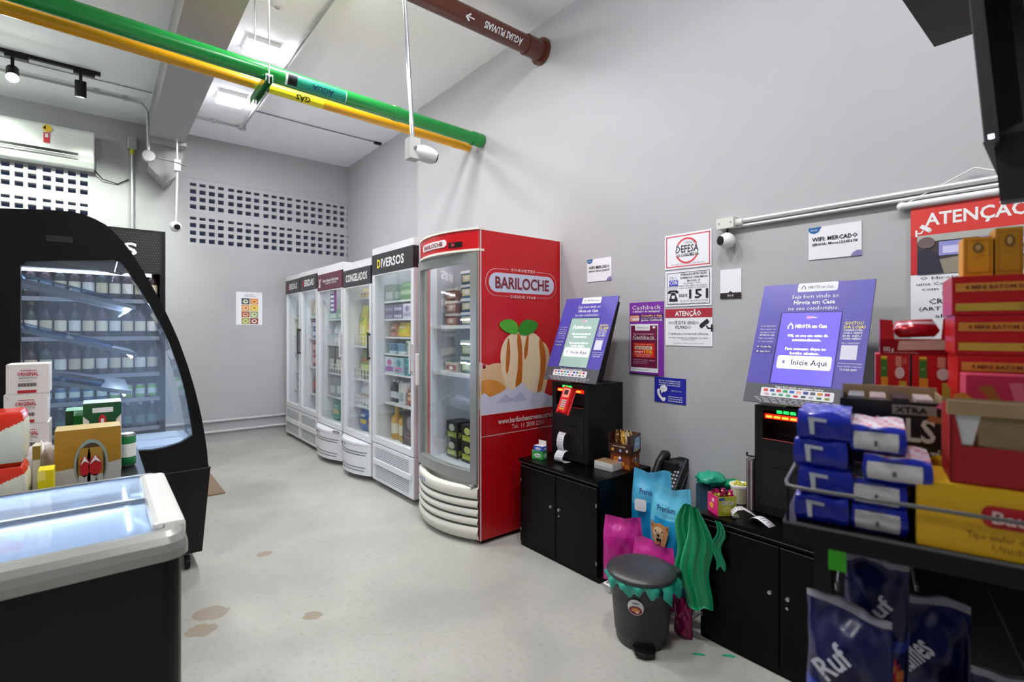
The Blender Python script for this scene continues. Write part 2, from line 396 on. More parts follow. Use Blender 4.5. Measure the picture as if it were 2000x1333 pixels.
# riser on back wall
t = thing('wall_conduit', 'vertical galvanised conduit on the back wall beside the air conditioner', 'conduit', (.29, YB-.03, 2.0))
m = MB(); m.cyl((0, 0, -1.9), (0, 0, 1.45), .02, galv); m.build('tube', t)
m = MB(); m.box(-.045, -.03, 1.45, .045, .03, 1.60, galv); m.build('end_box', t, bevel=.01)
m = MB(); m.cyl((0, 0, 1.40), (0, 0, 1.46), .024, M('#c8c23a', .4)); m.build('collar', t)

def camera_fix(name, label, loc, top, tilt_to, boxdims=(.03, .03, .055), lean=(0, 0)):
    """drop rod, junction box and a round camera"""
    t = thing(name, label, 'security camera', loc)
    z = top-loc[2]
    m = MB(); m.cyl((0, 0, .06), (lean[0], lean[1], z), .011, CHROME, n=12); m.build('drop_rod', t)
    m = MB(); m.box(-boxdims[0], -boxdims[1], -boxdims[2], boxdims[0], boxdims[1], boxdims[2], M('#c9c9c6', .45)); m.cyl((0, -boxdims[1]-.003, 0), (0, -boxdims[1], 0), .012, STEEL); m.build('mounting_box', t, bevel=.006)
    d = Vector(tilt_to).normalized(); e = Vector((0, 0, 0))+d*.02
    m = MB(); m.tube([e, e+d*.03, e+d*.07, e+d*.095, e+d*.11], [.03, .042, .042, .036, .026], WHITE, 20); m.build('camera_body', t)
    m = MB(); m.cyl(e+d*.108, e+d*.114, .024, BLACK, n=18); m.cyl(e+d*.114, e+d*.118, .010, M('#2b3038', .1), n=12); m.build('lens', t)
    return t
p = at(806, 292, X=1.27)
camera_fix('security_camera', 'white security camera on a long chrome rod hanging from the ceiling', p, CEIL, (.8, -.35, -.25), lean=(-.06, .05))
# camera beside the haunch
p = at(346, 322, Y=6.6); pc = at(343, 443, Y=6.6)-p
t = thing('security_camera', 'round white camera hanging by the haunch, in front of the back wall', 'security camera', p)
m = MB(); m.box(-.03, -.03, -.07, .03, .03, .05, M('#d8dcd6', .4)); m.cyl((0, 0, .05), (0, 0, .36), .009, WHITE); m.build('mounting_box', t)
m = MB(); m.cyl((0, 0, -.07), (pc.x, 0, pc.z+.05), .013, M('#cfcfca', .4)); m.build('drop_rod', t)
m = MB(); m.ball(pc, .058, WHITE, 20, 14); m.build('camera_body', t)
m = MB(); m.cyl(pc+Vector((.008, -.046, -.008)), pc+Vector((.011, -.060, -.012)), .030, BLACK, n=20); m.build('lens', t)
# camera and double conduit on the right wall
pb = at(1421, 437, X=WX-.03)
t = thing('security_camera', 'round white camera under the grey box on the right wall', 'security camera', (WX-.001, pb.y, pb.z))
m = MB(); m.box(-.055, -.045, -.028, 0, .05, .028, M('#d0cfc8', .5)); m.cyl((-.056, .035, 0), (-.055, .035, 0), .006, STEEL); m.cyl((-.056, -.03, 0), (-.055, -.03, 0), .006, STEEL); m.build('mounting_box', t, bevel=.004)
m = MB(); m.cyl((-.03, 0, -.028), (-.03, 0, -.055), .006, BLACK); m.cyl((-.03, 0, -.06), (0, 0, -.10), .02, WHITE); m.build('arm', t)
m = MB(); m.ball((-.045, -.004, -.095), .043, WHITE, 22, 14); m.build('camera_body', t)
m = MB(); d = Vector((-.84, .42, -.02)).normalized(); c0 = Vector((-.045, -.004, -.095)); m.cyl(c0+d*.036, c0+d*.043, .0245, BLACK, n=20); m.build('lens', t)
pa = at(1441, 433, X=WX-.02); pe = at(1960, 346, X=WX-.02)
t = thing('wall_conduit', 'pair of white conduits running along the right wall above the wifi notice', 'conduit', pa)
for dz, rr in ((0, .012), (-.026, .008)):
    m = MB(); m.cyl((0, 0, dz), (0, pe.y-pa.y, pe.z-pa.z+dz), rr, M('#d6d8d8', .25, .3), n=12); m.build('tube', t)
m = MB(); m.cyl((0, .01, -.008), (0, -.03, -.008), .022, M('#d0cfc8', .5)); m.build('end_coupler', t)

# ------------------------------------------------------------------ left ceiling: track with spots
t = thing('light_track', 'black light track with two spot heads on the left part of the ceiling', 'track light', (-.55, 6.0, CEIL))
m = MB(); m.box(-.85, -.018, -.03, .56, .018, 0, BLACK); m.build('track', t)
def spot(x, d, lit):
    h = MB(); h.box(x-.05, -.02, -.055, x+.10, .02, -.03, BLACK); h.cyl((x, 0, -.055), (x, 0, -.12), .012, BLACK); hd = h.build('adapter', t)
    d = Vector(d).normalized(); c = Vector((x, 0, -.19)); h = MB(); h.cyl(c-d*.07, c+d*.07, .042, BLACK, n=20); o = h.build('spot_head', t)
    l = MB(); l.cyl(c+d*.0702, c+d*.074, .040, M('#f2fff0', .4, emit=260 if lit else 0), n=20); l.build('lens', o); 
spot(.42, (0.0, .25, -1), False); spot(-.02, (.05, -.55, -.6), True); spot(-.6, (0.2, .6, -.6), True)
def spotlight(x, y, z, tx, ty, tz, pw, size=70, col=(.88, 1, .84)):
    l = bpy.data.lights.new('spot_beam', 'SPOT'); l.energy = pw; l.spot_size = R(size); l.spot_blend = .8; l.color = col; l.shadow_soft_size = .04
    o = bpy.data.objects.new('spot_beam', l); COL.objects.link(o); o.location = (x, y, z)
    o.rotation_euler = (Vector((tx, ty, tz))-Vector((x, y, z))).to_track_quat('-Z', 'Y').to_euler(); return o
spotlight(-.13, 5.95, 3.49, -.05, 7.2, 2.3, 125, 72)
spotlight(-1.15, 6.05, 3.49, -1.0, 7.2, 2.6, 160, 90)

# ------------------------------------------------------------------ air conditioner
t = thing('air_conditioner', 'white wall air conditioner above the left block vents', 'air conditioner', (-.62, YB, 3.33))
acp = [(-.0, -.20), (-.0, .19), (-.17, .19), (-.215, .15), (-.23, .0), (-.225, -.09), (-.20, -.15), (-.15, -.20)]
m = MB(); m.ext([(-.62, y, z) for y, z in acp], (1.20, 0, 0), M('#eef0ee', .3)); m.build('housing', t, bevel=.012)
m = MB(); m.box(-.60, -.232, -.10, .45, -.20, -.075, DARK); m.box(-.60, -.225, -.135, .45, -.19, -.115, M('#8d8f90', .4)); m.box(-.60, -.234, -.112, .45, -.21, -.104, WHITE); m.build('air_outlet', t)
m = MB(); pl = Pl(m, (.17, -.2345, -.04), YX, LV, .08, .2); pl.ell(.5, .82, .45, .18, M('#f3c814', .4), 1); pl.poly([(.1, .8), (.35, .95), (.4, .75)], DARK, 2)
pl.rect(.15, .08, .75, .6, M('#d8303a', .5), 1); pl.rect(.3, .35, .6, .55, WHITE, 2); pl.build = None; m.build('energy_sticker', t)
m = MB(); m.tube([(.58, -.1, -.2), (.65, -.05, -.27), (.78, -.02, -.29), (.88, -.02, -.22)], .006, BLACK, 6); m.build('power_cord', t)

# ------------------------------------------------------------------ two small pipes low on the back wall
for i, z in enumerate((.268, .135)):
    m = MB(); m.cyl((-2.0, YB-.02, z), (1.98, YB-.02, z), .016, M('#bdbcc0', .5), n=10)
    tag(m.build('wall_pipe'), ['upper', 'lower'][i]+' of two grey painted pipes low on the back wall', 'pipe', 'pipes along the back wall')

# ------------------------------------------------------------------ wall notices
def wall_sheet(name, label, cat, c_tl, c_tr, c_bl, c_br, mat=PAPER, X=WX, th=.004, tilt=0):
    """sheet fixed to the right wall; the four photo corners only give its height and width"""
    q = [at(*c, X=X) for c in (c_tl, c_tr, c_bl, c_br)]
    y0 = (q[0].y+q[2].y)/2; y1 = (q[1].y+q[3].y)/2; z1 = (q[0].z+q[1].z)/2; z0 = (q[2].z+q[3].z)/2
    W, H = y0-y1, z1-z0
    m = MB(); m.box(-th, -W, 0, -.0005, 0, H, mat)
    pl = Pl(m, (-th, 0, 0), LX, LV, W, H)
    def fin():
        return tag(m.build(name, loc=(X, y0, z0)), label, cat)
    return pl, fin
def cctv(pl, a, b, s, mat, flip=1, l=2):
    k = pl.W/pl.H
    f = lambda pts: [(a+x*s*flip, b+y*s*k) for x, y in pts]
    pl.poly(f([(-.9, .1), (.2, .9), (.55, .45), (-.5, -.35)]), mat, l); pl.poly(f([(-.95, -.1), (-.65, -.45), (-.45, -.3), (-.75, .05)]), mat, l)
    pl.poly(f([(.0, -.1), (.3, -.5), (.8, -.5), (.8, -.3), (.4, -.3), (.2, -.0)]), mat, l); pl.rect(*(a+.75*s*flip if flip > 0 else a-1.0*s, b-.85*s*k, a+1.0*s*flip if flip > 0 else a-.75*s, b+.1*s*k), mat, l)
# wifi notices
for lab, c, in (('small white wifi notice on the right wall beside the red fridge', ((1147, 507), (1195, 503), (1148, 552), (1195, 547))),
                ('larger white wifi notice under the white conduits on the right wall', ((1579, 446), (1683, 433), (1581, 510), (1684, 497)))):
    pl, fin = wall_sheet('wifi_notice', lab, 'notice', *c)
    pl.poly([(0, 1), (0, .9), (.03, .84), (.12, .80), (.2, .84), (.26, 1)], M('#1d5f9e', .5), 1); pl.text('MOVE', .11, .91, .05, WHITE, .12)
    pl.poly([(1, 0), (1, .16), (.92, .17), (.84, .1), (.8, 0)], M('#7f78ad', .5), 1)
    pl.text('WIFI: MERCADO', .5, .62, .12, INK, .86, bold=True); pl.text('SENHA: Move12345678', .5, .46, .075, INK, .86, bold=True); fin()
pl, fin = wall_sheet('consumer_defence_notice', 'white notice with red frame and red circle, top of the wall column', 'notice', (1299, 461), (1390, 448), (1300, 528), (1391, 519))
rd = M('#d8414f', .5); pl.frame(.03, .05, .97, .95, .006, rd); pl.band(.49, .5, .25, .37, .035, .05, rd); pl.rect(.25, .36, .76, .66, PAPER, 1.6)
pl.text('CÓDIGO DE', .55, .72, .07, INK, .24); pl.text('DEFESA', .5, .55, .2, INK, .48, bold=True); pl.text('DO CONSUMIDOR', .5, .38, .09, INK, .48, bold=True)
pl.text('Este estabelecimento possui o código disponível', .5, .13, .03, INK, .7); fin()
pl, fin = wall_sheet('consumer_phone_notice', 'white notice with blue emblem, telephone drawing and number 151', 'notice', (1300, 530), (1391, 525), (1301, 601), (1391, 595))
pl.frame(.04, .05, .96, .95, .003, INK); bl = M('#2630b8', .5); pl.rect(.09, .58, .29, .74, bl); pl.text('PRO', .19, .8, .1, M('#9fa6bd', .5), .17); pl.text('CON', .19, .67, .11, WHITE, .17, bold=True)
for i, (s, w) in enumerate((('FUNDAÇÃO DE PROTEÇÃO', .56), ('E DEFESA DO CONSUMIDOR', .58), ('PROCON - SP', .28))): pl.text(s, .63, .88-.09*i, .055, INK, w, bold=True)
pl.text('Av. Ipiranga e Centro', .6, .635, .045, INK, .36); pl.text('ESTE ESTABELECIMENTO ESTÁ SUJEITO À FISCALIZAÇÃO', .5, .56, .04, INK, .84); pl.text('CONSULTE O CÓDIGO DE DEFESA DO CONSUMIDOR', .5, .5, .035, INK, .84)
pl.poly([(.06, .42), (.1, .46), (.26, .46), (.3, .42), (.3, .37), (.24, .37), (.23, .41), (.14, .41), (.12, .37), (.06, .37)], INK, 2)
pl.poly([(.14, .39), (.22, .39), (.28, .2), (.28, .14), (.09, .14), (.09, .2)], INK, 2); pl.rect(.15, .22, .22, .31, PAPER, 3)
pl.text('DISQUE', .4, .3, .075, INK, .18, bold=True); pl.text('151', .73, .33, .24, INK, .4, bold=True); pl.text('De 2ª a 6ª, das 7:00 às 19:00h', .63, .15, .05, INK, .58); pl.text('Atendimento eletrônico: www.procon.sp.gov.br', .5, .085, .035, INK, .8); fin()
pl, fin = wall_sheet('filming_notice', 'white notice with dark red heading and small camera drawing, lowest of the wall column', 'notice', (1300, 606), (1392, 600), (1301, 676), (1392, 676))
pl.rect(0, .76, 1, 1, M('#a62335', .5)); pl.text('ATENÇÃO', .5, .87, .13, WHITE, .56, bold=True); pl.text('VOCÊ ESTÁ SENDO', .4, .62, .085, INK, .66); pl.text('FILMADO', .4, .5, .085, INK, .34)
cctv(pl, .87, .55, .14, INK); pl.text('O ambiente é monitorado 24 horas.', .5, .33, .06, INK, .86); pl.text('As imagens gravadas são confidenciais e protegidas', .5, .22, .04, INK, .84); pl.text('nos termos da lei', .5, .17, .035, INK, .3)
pl.text('Lei municipal nº 13.541 de 24 de março de 2003', .5, .07, .03, M('#777b85', .5), .66); fin()
pl, fin = wall_sheet('code_card', 'small white card with a black foot band below the wall camera', 'card', (1407, 528), (1448, 525), (1408, 585), (1449, 582))
pl.rect(0, 0, 1, .2, M('#1c1214', .5)); pl.poly([(.4, .2), (.5, .26), (.6, .2)], M('#1c1214', .5), 1); pl.text('909', .5, .1, .09, WHITE, .3); fin()
# cashback poster
pl, fin = wall_sheet('cashback_poster', 'tall purple poster with a dark magenta phone screen on the right wall', 'poster', (1230, 592), (1297, 589), (1231, 731), (1297, 735), M('#7b2aa0', .5))
pl.text('Cashback', .5, .93, .06, WHITE, .86); pl.text('é dinheiro de vantagens!', .5, .875, .028, WHITE, .8, bold=True); pl.rect(.02, .74, 1, .84, M('#55206f', .5), 1); pl.rrect(.02, .735, .3, .82, .008, M('#e7a08a', .5), 2)
pl.rect(.1, .75, .3, .78, M('#e9e2ea', .5), 3); pl.text('Consulte o App', .66, .815, .028, M('#f5b46a', .5), .6, bold=True); pl.text('para ver como você', .66, .785, .02, WHITE, .6); pl.text('ganha Cashback', .66, .755, .028, WHITE, .62, bold=True)
pl.rect(.03, .04, .85, .70, PAPER, 2); pl.rect(.05, .10, .83, .68, M('#6b0f3c', .5), 3); pl.rrect(.18, .61, .62, .685, .006, PAPER, 4); pl.text('HIROTA em Casa', .4, .65, .02, M('#777', .5) if False else INK, .34, l=5); pl.rect(.70, .64, .77, .67, WHITE, 4)
pl.text('Agora tem mais vantagem', .43, .565, .018, WHITE, .6, l=5); pl.text('Cashback', .43, .52, .042, WHITE, .64, l=5); pl.rect(.1, .487, .78, .492, WHITE, 4)
pl.rect(.12, .24, .76, .44, M('#d12a1c', .5), 4); pl.text('Seja cliente e ganhe', .43, .42, .016, M('#ffd9a0', .5), .5, l=6); pl.rrect(.17, .35, .69, .395, .006, M('#e9c9b0', .5), 5); pl.text('R$ 5,00 de volta', .43, .372, .022, INK, .44, l=6, bold=True)
pl.text('compre', .3, .32, .028, WHITE, .26, l=6, bold=True); pl.text('10%', .58, .32, .04, M('#f6cf3a', .5), .24, l=6, bold=True); pl.text('em produtos selecionados', .43, .282, .016, WHITE, .5, l=6); pl.text('válido até durar o estoque', .43, .26, .014, WHITE, .4, l=6)
for k in range(3): pl.lines(.12, .55, .205-.025*k, .01, M('#b98aa2', .5), 4, k)
pl.lines(.6, .76, .2, .012, M('#b98aa2', .5), 4, 9); pl.lines(.25, .6, .07, .01, M('#999', .5) if False else M('#999999', .5), 3, 4); pl.rect(0, 0, .85, .015, M('#1e1530', .5), 3); fin()
pl, fin = wall_sheet('phone_help_sign', 'small dark blue sign with white telephone handset above the pet food bags', 'sign', (1279, 737), (1340, 740), (1279, 785), (1340, 791), M('#16189a', .5))
for k, s in enumerate(('Em caso de problemas no site', 'Pressione o botão ao lado', 'para falar com o atendente')): pl.text(s, .5, .88-.085*k, .05, WHITE, .68, bold=True)
pl.band(.42, .55, .0, .0, 0, 0, WHITE) if False else None
hs = [(.1, .5), (.15, .54), (.19, .5), (.17, .38), (.24, .24), (.3, .19), (.34, .22), (.38, .16), (.33, .05), (.27, .06), (.16, .2), (.1, .36)]
pl.poly(hs, WHITE, 2); pl.ell(.31, .56, .12, .13, WHITE, 2); pl.poly([(.22, .5), (.24, .36), (.32, .46)], WHITE, 2.5)
for k in range(3): pl.ell(.26+.05*k, .56, .012, .015, bl, 3, 8)
pl.text('HIROTA em Casa', .72, .5, .05, WHITE, .32)
for k in range(3): pl.lines(.46, .9, .26-.085*k, .03, WHITE, 2, k+3)
fin()
# food menu on back wall
q = at(461, 570, Y=YB); q2 = at(512, 635, Y=YB); W, H = q2.x-q.x, q.z-q2.z
m = MB(); m.box(0, -.004, 0, W, -.0005, H, M('#e9e9ee', .6)); pl = Pl(m, (0, -.004, 0), YX, LV, W, H)
pl.text('CARDÁPIO', .5, .92, .03, INK, .4); pl.lines(.3, .75, .87, .015, M('#9a7fb0', .6), 2, 2)
food = ['#4a4f5c', '#d98a5a', '#d9a06a', '#dfb845', '#b0674a', '#93a070', '#a9a560', '#8a3a3c']
for i in range(8):
    c_, r_ = i % 2, i//2; a0 = .2+.33*c_; b1 = .81-.2*r_; pl.rect(a0, b1-.185, a0+.31, b1, M(food[i], .6), 1)
    pl.ell(a0+.155, b1-.1, .1, .06, M(['#e6e0d0', '#e9c070', '#f0c9a0', '#f3dc80', '#d9c0a0', '#e9e9cc', '#d9dda0', '#f0ece4'][i], .6), 2); pl.ell(a0+.16, b1-.095, .06, .03, M(['#5a8a4a', '#c2502a', '#d06a3a', '#b8801a', '#b03a2a', '#6a7a3a', '#8a9a3a', '#6a2a1a'][i], .6), 3)
tag(m.build('food_menu', loc=(q.x, YB, q2.z)), 'white food menu sheet with eight small dish pictures on the back wall', 'menu')

# hanging banner on the right wall
t0 = at(1779, 407, X=WX-.02); t1 = t0; zb = .95
t = thing('warning_banner', 'long white banner with red heading hanging from a white bar on the right wall', 'banner', (WX-.02, t0.y, zb))
H = t0.z-zb; W = .40
m = MB(); m.box(-.002, -W, 0, 0, 0, H, PAPER); pl = Pl(m, (-.002, 0, 0), LX, LV, W, H)
def fz(py, px=1779): return (at(px, py, X=WX-.02).z-zb)/H
h1, h2 = fz(463, 1784), fz(538, 1784)
rr = M('#d2352f', .5); pl.rect(0, h1, 1, 1, rr, 1); pl.rect(0, h2, .055, h1, M('#c0242c', .5), 1)
pl.text('ATENÇÃO', .50, (h1+1)/2+.003, (1-h1)*.40, WHITE, .76, bold=True, res=2)
cctv(pl, .11, h1+.022, .07, WHITE, -1)
pl.rect(.055, h2, 1, h1, M('#3b3436', .6), 1); pl.rect(.055, h1-.028, 1, h1, M('#a9aba4', .6), 2)
hh = h1-h2
for a0, a1, b0, b1 in ((.23, .50, .45, .80), (.53, .74, .55, .84), (.77, .98, .55, .84), (.56, .74, .28, .5), (.77, .98, .28, .5)): pl.rect(a0, h2+hh*b0, a1, h2+hh*b1, M('#8f8fce', .5), 3); pl.rect(a0+.03, h2+hh*(b0+.05), a1-.08, h2+hh*(b1-.12), M('#c9c6ec', .5), 4)
pl.poly([(.25, h2), (.22, h2+hh*.35), (.6, h2+hh*.48), (.9, h2+hh*.3), (.9, h2)], M('#8b8272', .6), 3)
pl.ell(.13, h2+hh*.8, .07, hh*.15, M('#6b5a58', .6), 4); pl.poly([(.06, h2), (.06, h2+hh*.6), (.13, h2+hh*.68), (.22, h2+hh*.5), (.27, h2)], M('#26263a', .6), 4)
pl.poly([(.38, h2), (.42, h2+hh*.3), (.46, h2+hh*.5), (.55, h2+hh*.45), (.6, h2+hh*.2), (.62, h2)], M('#22202c', .6), 5)
for k, (s, py, h, w, a) in enumerate((('O Hirota em Casa possui', 545, .0125, .84, .5), ('uma Central de Monitoramento', 556, .0125, .90, .5), ('com Inteligência Artificial', 566, .0125, .82, .5), ('Subtrair produtos é', 575, .0125, .5, .5), ('CRIME DE FURTO', 590, .022, .70, .5), ('(ART 155 – Subtrair coisa', 604, .0155, .86, .5), ('alheia móvel)', 618, .0155, .5, .45))):
    pl.text(s, a, fz(py, 1790), h*1.0, INK, w)
m.build('printed_sheet', t)
m = MB(); m.cyl((-.004, .03, H+.012), (-.004, -W-.03, H+.012), .015, M('#dcdce0', .3), n=14); m.ball((-.004, .03, H+.012), .018, WHITE, 12, 8); m.build('top_bar', t)
m = MB(); m.tube([(-.004, .02, H+.02), (-.004, -W*.5, H+.12)], .0025, WHITE, 6); m.tube([(-.004, -W-.02, H+.02), (-.004, -W*.5, H+.12)], .0025, WHITE, 6); m.build('hanging_cord', t)

# ------------------------------------------------------------------ goods: one small mesh per kind and colour, copied
PROD = {}
def pillow(m, w, h, d, mats, nx=10, nz=14, seed=1, wr=.006, crimp=.10, base=True, top_t=.004):
    """soft bag standing on z=0, flat side to -X; mats(a,b)->material"""
    r = random.Random(seed); ph = [r.uniform(0, 6.3) for _ in range(8)]
    def prof(b):
        if b > 1-crimp: return top_t
        x = b/(1-crimp); bot = min(1, (x+.02)/.12)**.5 if base else math.sin(min(1, x/.25)*math.pi/2)
        return max(top_t, d/2*bot*(math.cos(x**2.2*math.pi/2)**.6 if x < 1 else 0))
    vs = []
    for side in (-1, 1):
        for j in range(nz+1):
            for i in range(nx+1):
                a, b = i/nx, j/nz
                e = (1-abs(2*a-1)**3)**.55 if abs(2*a-1) < 1 else 0
                x = side*(prof(b)*e+.0005)
                wv = wr*(math.sin(9*a+ph[0]+5*b)*math.sin(13*b+ph[1])+.6*math.sin(23*a+ph[2])*math.sin(19*b+ph[3]))*(.3+.7*e)
                y = (.5-a)*w*(1-.12*max(0, b-.72)/.28*(1 if base else 0))
                vs.append((x+wv*(1 if side > 0 else 1)+wr*.8*math.sin(7*a+ph[4])*(b > 1-crimp*1.5), y, b*h*(1+.02*math.sin(6*a+ph[5])*(b > .7))))
    n = (nx+1)*(nz+1); fs = []; ms = []
    for s_ in (0, 1):
        for j in range(nz):
            for i in range(nx):
                k = s_*n+j*(nx+1)+i; fs.append((k, k+1, k+nx+2, k+nx+1)); ms.append(mats((i+.5)/nx, (j+.5)/nz, s_))
    for j in range(nz):
        for i in (0, nx):
            k = j*(nx+1)+i; fs.append((k, k+nx+1, n+k+nx+1, n+k)); ms.append(mats(i/nx, (j+.5)/nz, 0))
    for i in range(nx): fs.append((i, i+1, n+i+1, n+i)); ms.append(mats(.5, 0, 0))
    m.add(vs, fs, ms, True); return m
def prod(kind, c1, c2, w, h, d=None, c3=None):
    key = (kind, c1, c2, w, h, d, c3)
    if key in PROD: return PROD[key]
    m = MB(); a, b = M(c1, .4), M(c2, .4); c = M(c3, .4) if c3 else WHITE; d = d or w
    if kind == 'carton':
        m.box(-d/2, -w/2, 0, d/2, w/2, h, a)
        for o, u, W in (((-d/2, w/2, 0), LX, w), ((-d/2, -w/2, 0), YX, d)):
            p = Pl(m, o, u, LV, W, h); p.rect(.08, .12, .92, .42, b, 1); p.ell(.5, .66, .26, .2, c, 1, 14); p.rect(.15, .2, .7, .27, c, 2)
    elif kind == 'tub':
        r = w/2; m.lathe((0, 0, 0), [(r*.82, 0), (r*.9, h*.5), (r*.94, h*.8), (r*1.0, h*.8), (r, h*.98), (r*.9, h)], [b, a, a, c, c], 16)
        m.lathe((0, 0, 0), [(r*.905, h*.25), (r*.945, h*.62)], [c], 16)
    elif kind == 'box_tub':
        for z0, z1, k0, k1, mt in ((0, h*.8, .9, .97, a), (h*.8, h, 1, 1, c)):
            vs = [(sx*d/2*k, sy*w/2*k, z) for z, k in ((z0, k0), (z1, k1)) for sx, sy in ((-1, -1), (1, -1), (1, 1), (-1, 1))]
            m.add(vs, [(0, 1, 2, 3), (4, 5, 6, 7), (0, 1, 5, 4), (1, 2, 6, 5), (2, 3, 7, 6), (3, 0, 4, 7)], mt)
        p = Pl(m, (-d/2*.985, w/2*.9, h*.12), LX, LV, w*.9, h*.6); p.rect(.1, .1, .9, .9, b, 1); p.ell(.5, .5, .2, .3, c, 2, 12)
    elif kind == 'bottle':
        r = w/2; m.lathe((0, 0, 0), [(r*.9, 0), (r, h*.03), (r, h*.18), (r, h*.48), (r, h*.6), (r*.85, h*.66), (r*.38, h*.76), (r*.36, h*.9), (r*.42, h*.9), (r*.42, h)], [a, a, b, a, a, a, a, c, c], 14)
    elif kind == 'can':
        r = w/2; m.lathe((0, 0, 0), [(r*.8, 0), (r, h*.06), (r, h*.3), (r, h*.7), (r, h*.92), (r*.85, h)], [STEEL, a, b, a, STEEL], 14)
    elif kind == 'bag':
        pillow(m, w, h, d, lambda x, y, s_: b if .25 < y < .5 and .15 < x < .85 else c if .55 < y < .7 and .25 < x < .75 else a, 8, 10, hash(c1) % 97 if False else len(PROD), .004)
    elif kind == 'pack':
        m.box(-d/2, -w/2, 0, d/2, w/2, h, a, top=c); p = Pl(m, (-d/2, w/2, 0), LX, LV, w, h); p.rect(.1, .15, .9, .55, b, 1); p = Pl(m, (-d/2, -w/2, 0), YX, LV, d, h); p.rect(.1, .15, .9, .55, b, 1)
    PROD[key] = m.build(kind); PROD[key]['unused'] = 1
    return PROD[key]
KN = {'carton': 'food_carton', 'tub': 'food_tub', 'box_tub': 'food_tub', 'bottle': 'bottle', 'can': 'drink_can', 'bag': 'food_bag', 'pack': 'food_pack'}
KC = {'carton': 'carton', 'tub': 'tub', 'box_tub': 'tub', 'bottle': 'bottle', 'can': 'can', 'bag': 'bag', 'pack': 'pack'}
def place(kind, c1, c2, w, h, d, c3, loc, label, group, rz=0, name=None):
    src = prod(kind, c1, c2, w, h, d, c3)
    if 'unused' in src: del src['unused']; o = src
    else: o = src.copy(); COL.objects.link(o)
    for k in ('label', 'category', 'group'):
        if k in o: del o[k]
    o.name = name or KN[kind]; o.location = loc; o.rotation_euler.z = rz
    return tag(o, label, KC[kind], group)
def pos_words(n):
    return {1: [''], 2: ['on the left', 'on the right'], 3: ['on the left', 'in the middle', 'on the right'],
            4: ['far left', 'left of centre', 'right of centre', 'far right'], 5: ['far left', 'second from left', 'in the middle', 'second from right', 'far right']}.get(n) or \
           ['%s from the left' % ['first', 'second', 'third', 'fourth', 'fifth', 'sixth', 'seventh', 'eighth', 'ninth', 'tenth', 'eleventh', 'twelfth', 'thirteenth', 'fourteenth'][i] for i in range(n)]

# ------------------------------------------------------------------ upright glass door fridges on the right
FX = 1.925
TUBE = M('#f4f9ff', .4, emit=9)
SHELF = M('#e8e8ea', .35)
def arc_sweep(m, hw, sag, prof, mat, n=16, x0=0):
    """profile (dx,z) swept along a shallow arc that bulges to -X"""
    vs = []; ys = [hw-2*hw*k/n for k in range(n+1)]
    for dx, z in prof: vs += [(x0+dx-sag*(1-(y/hw)**2), y, z) for y in ys]
    N = n+1; fs = []; ms = []
    for i in range(len(prof)-1):
        for k in range(n): fs.append((i*N+k, i*N+k+1, (i+1)*N+k+1, (i+1)*N+k)); ms.append(mat[i] if isinstance(mat, list) else mat)
    m.add(vs, fs, ms, True); return m
def arc_slab(m, hw, sag, z0, z1, x_back, mat, n=16, dx=0):
    ys = [hw-2*hw*k/n for k in range(n+1)]
    pts = [(dx-sag*(1-(y/hw)**2), y, z0) for y in ys]+[(x_back, -hw, z0), (x_back, hw, z0)]
    m.ext(pts, (0, 0, z1-z0), mat); return m
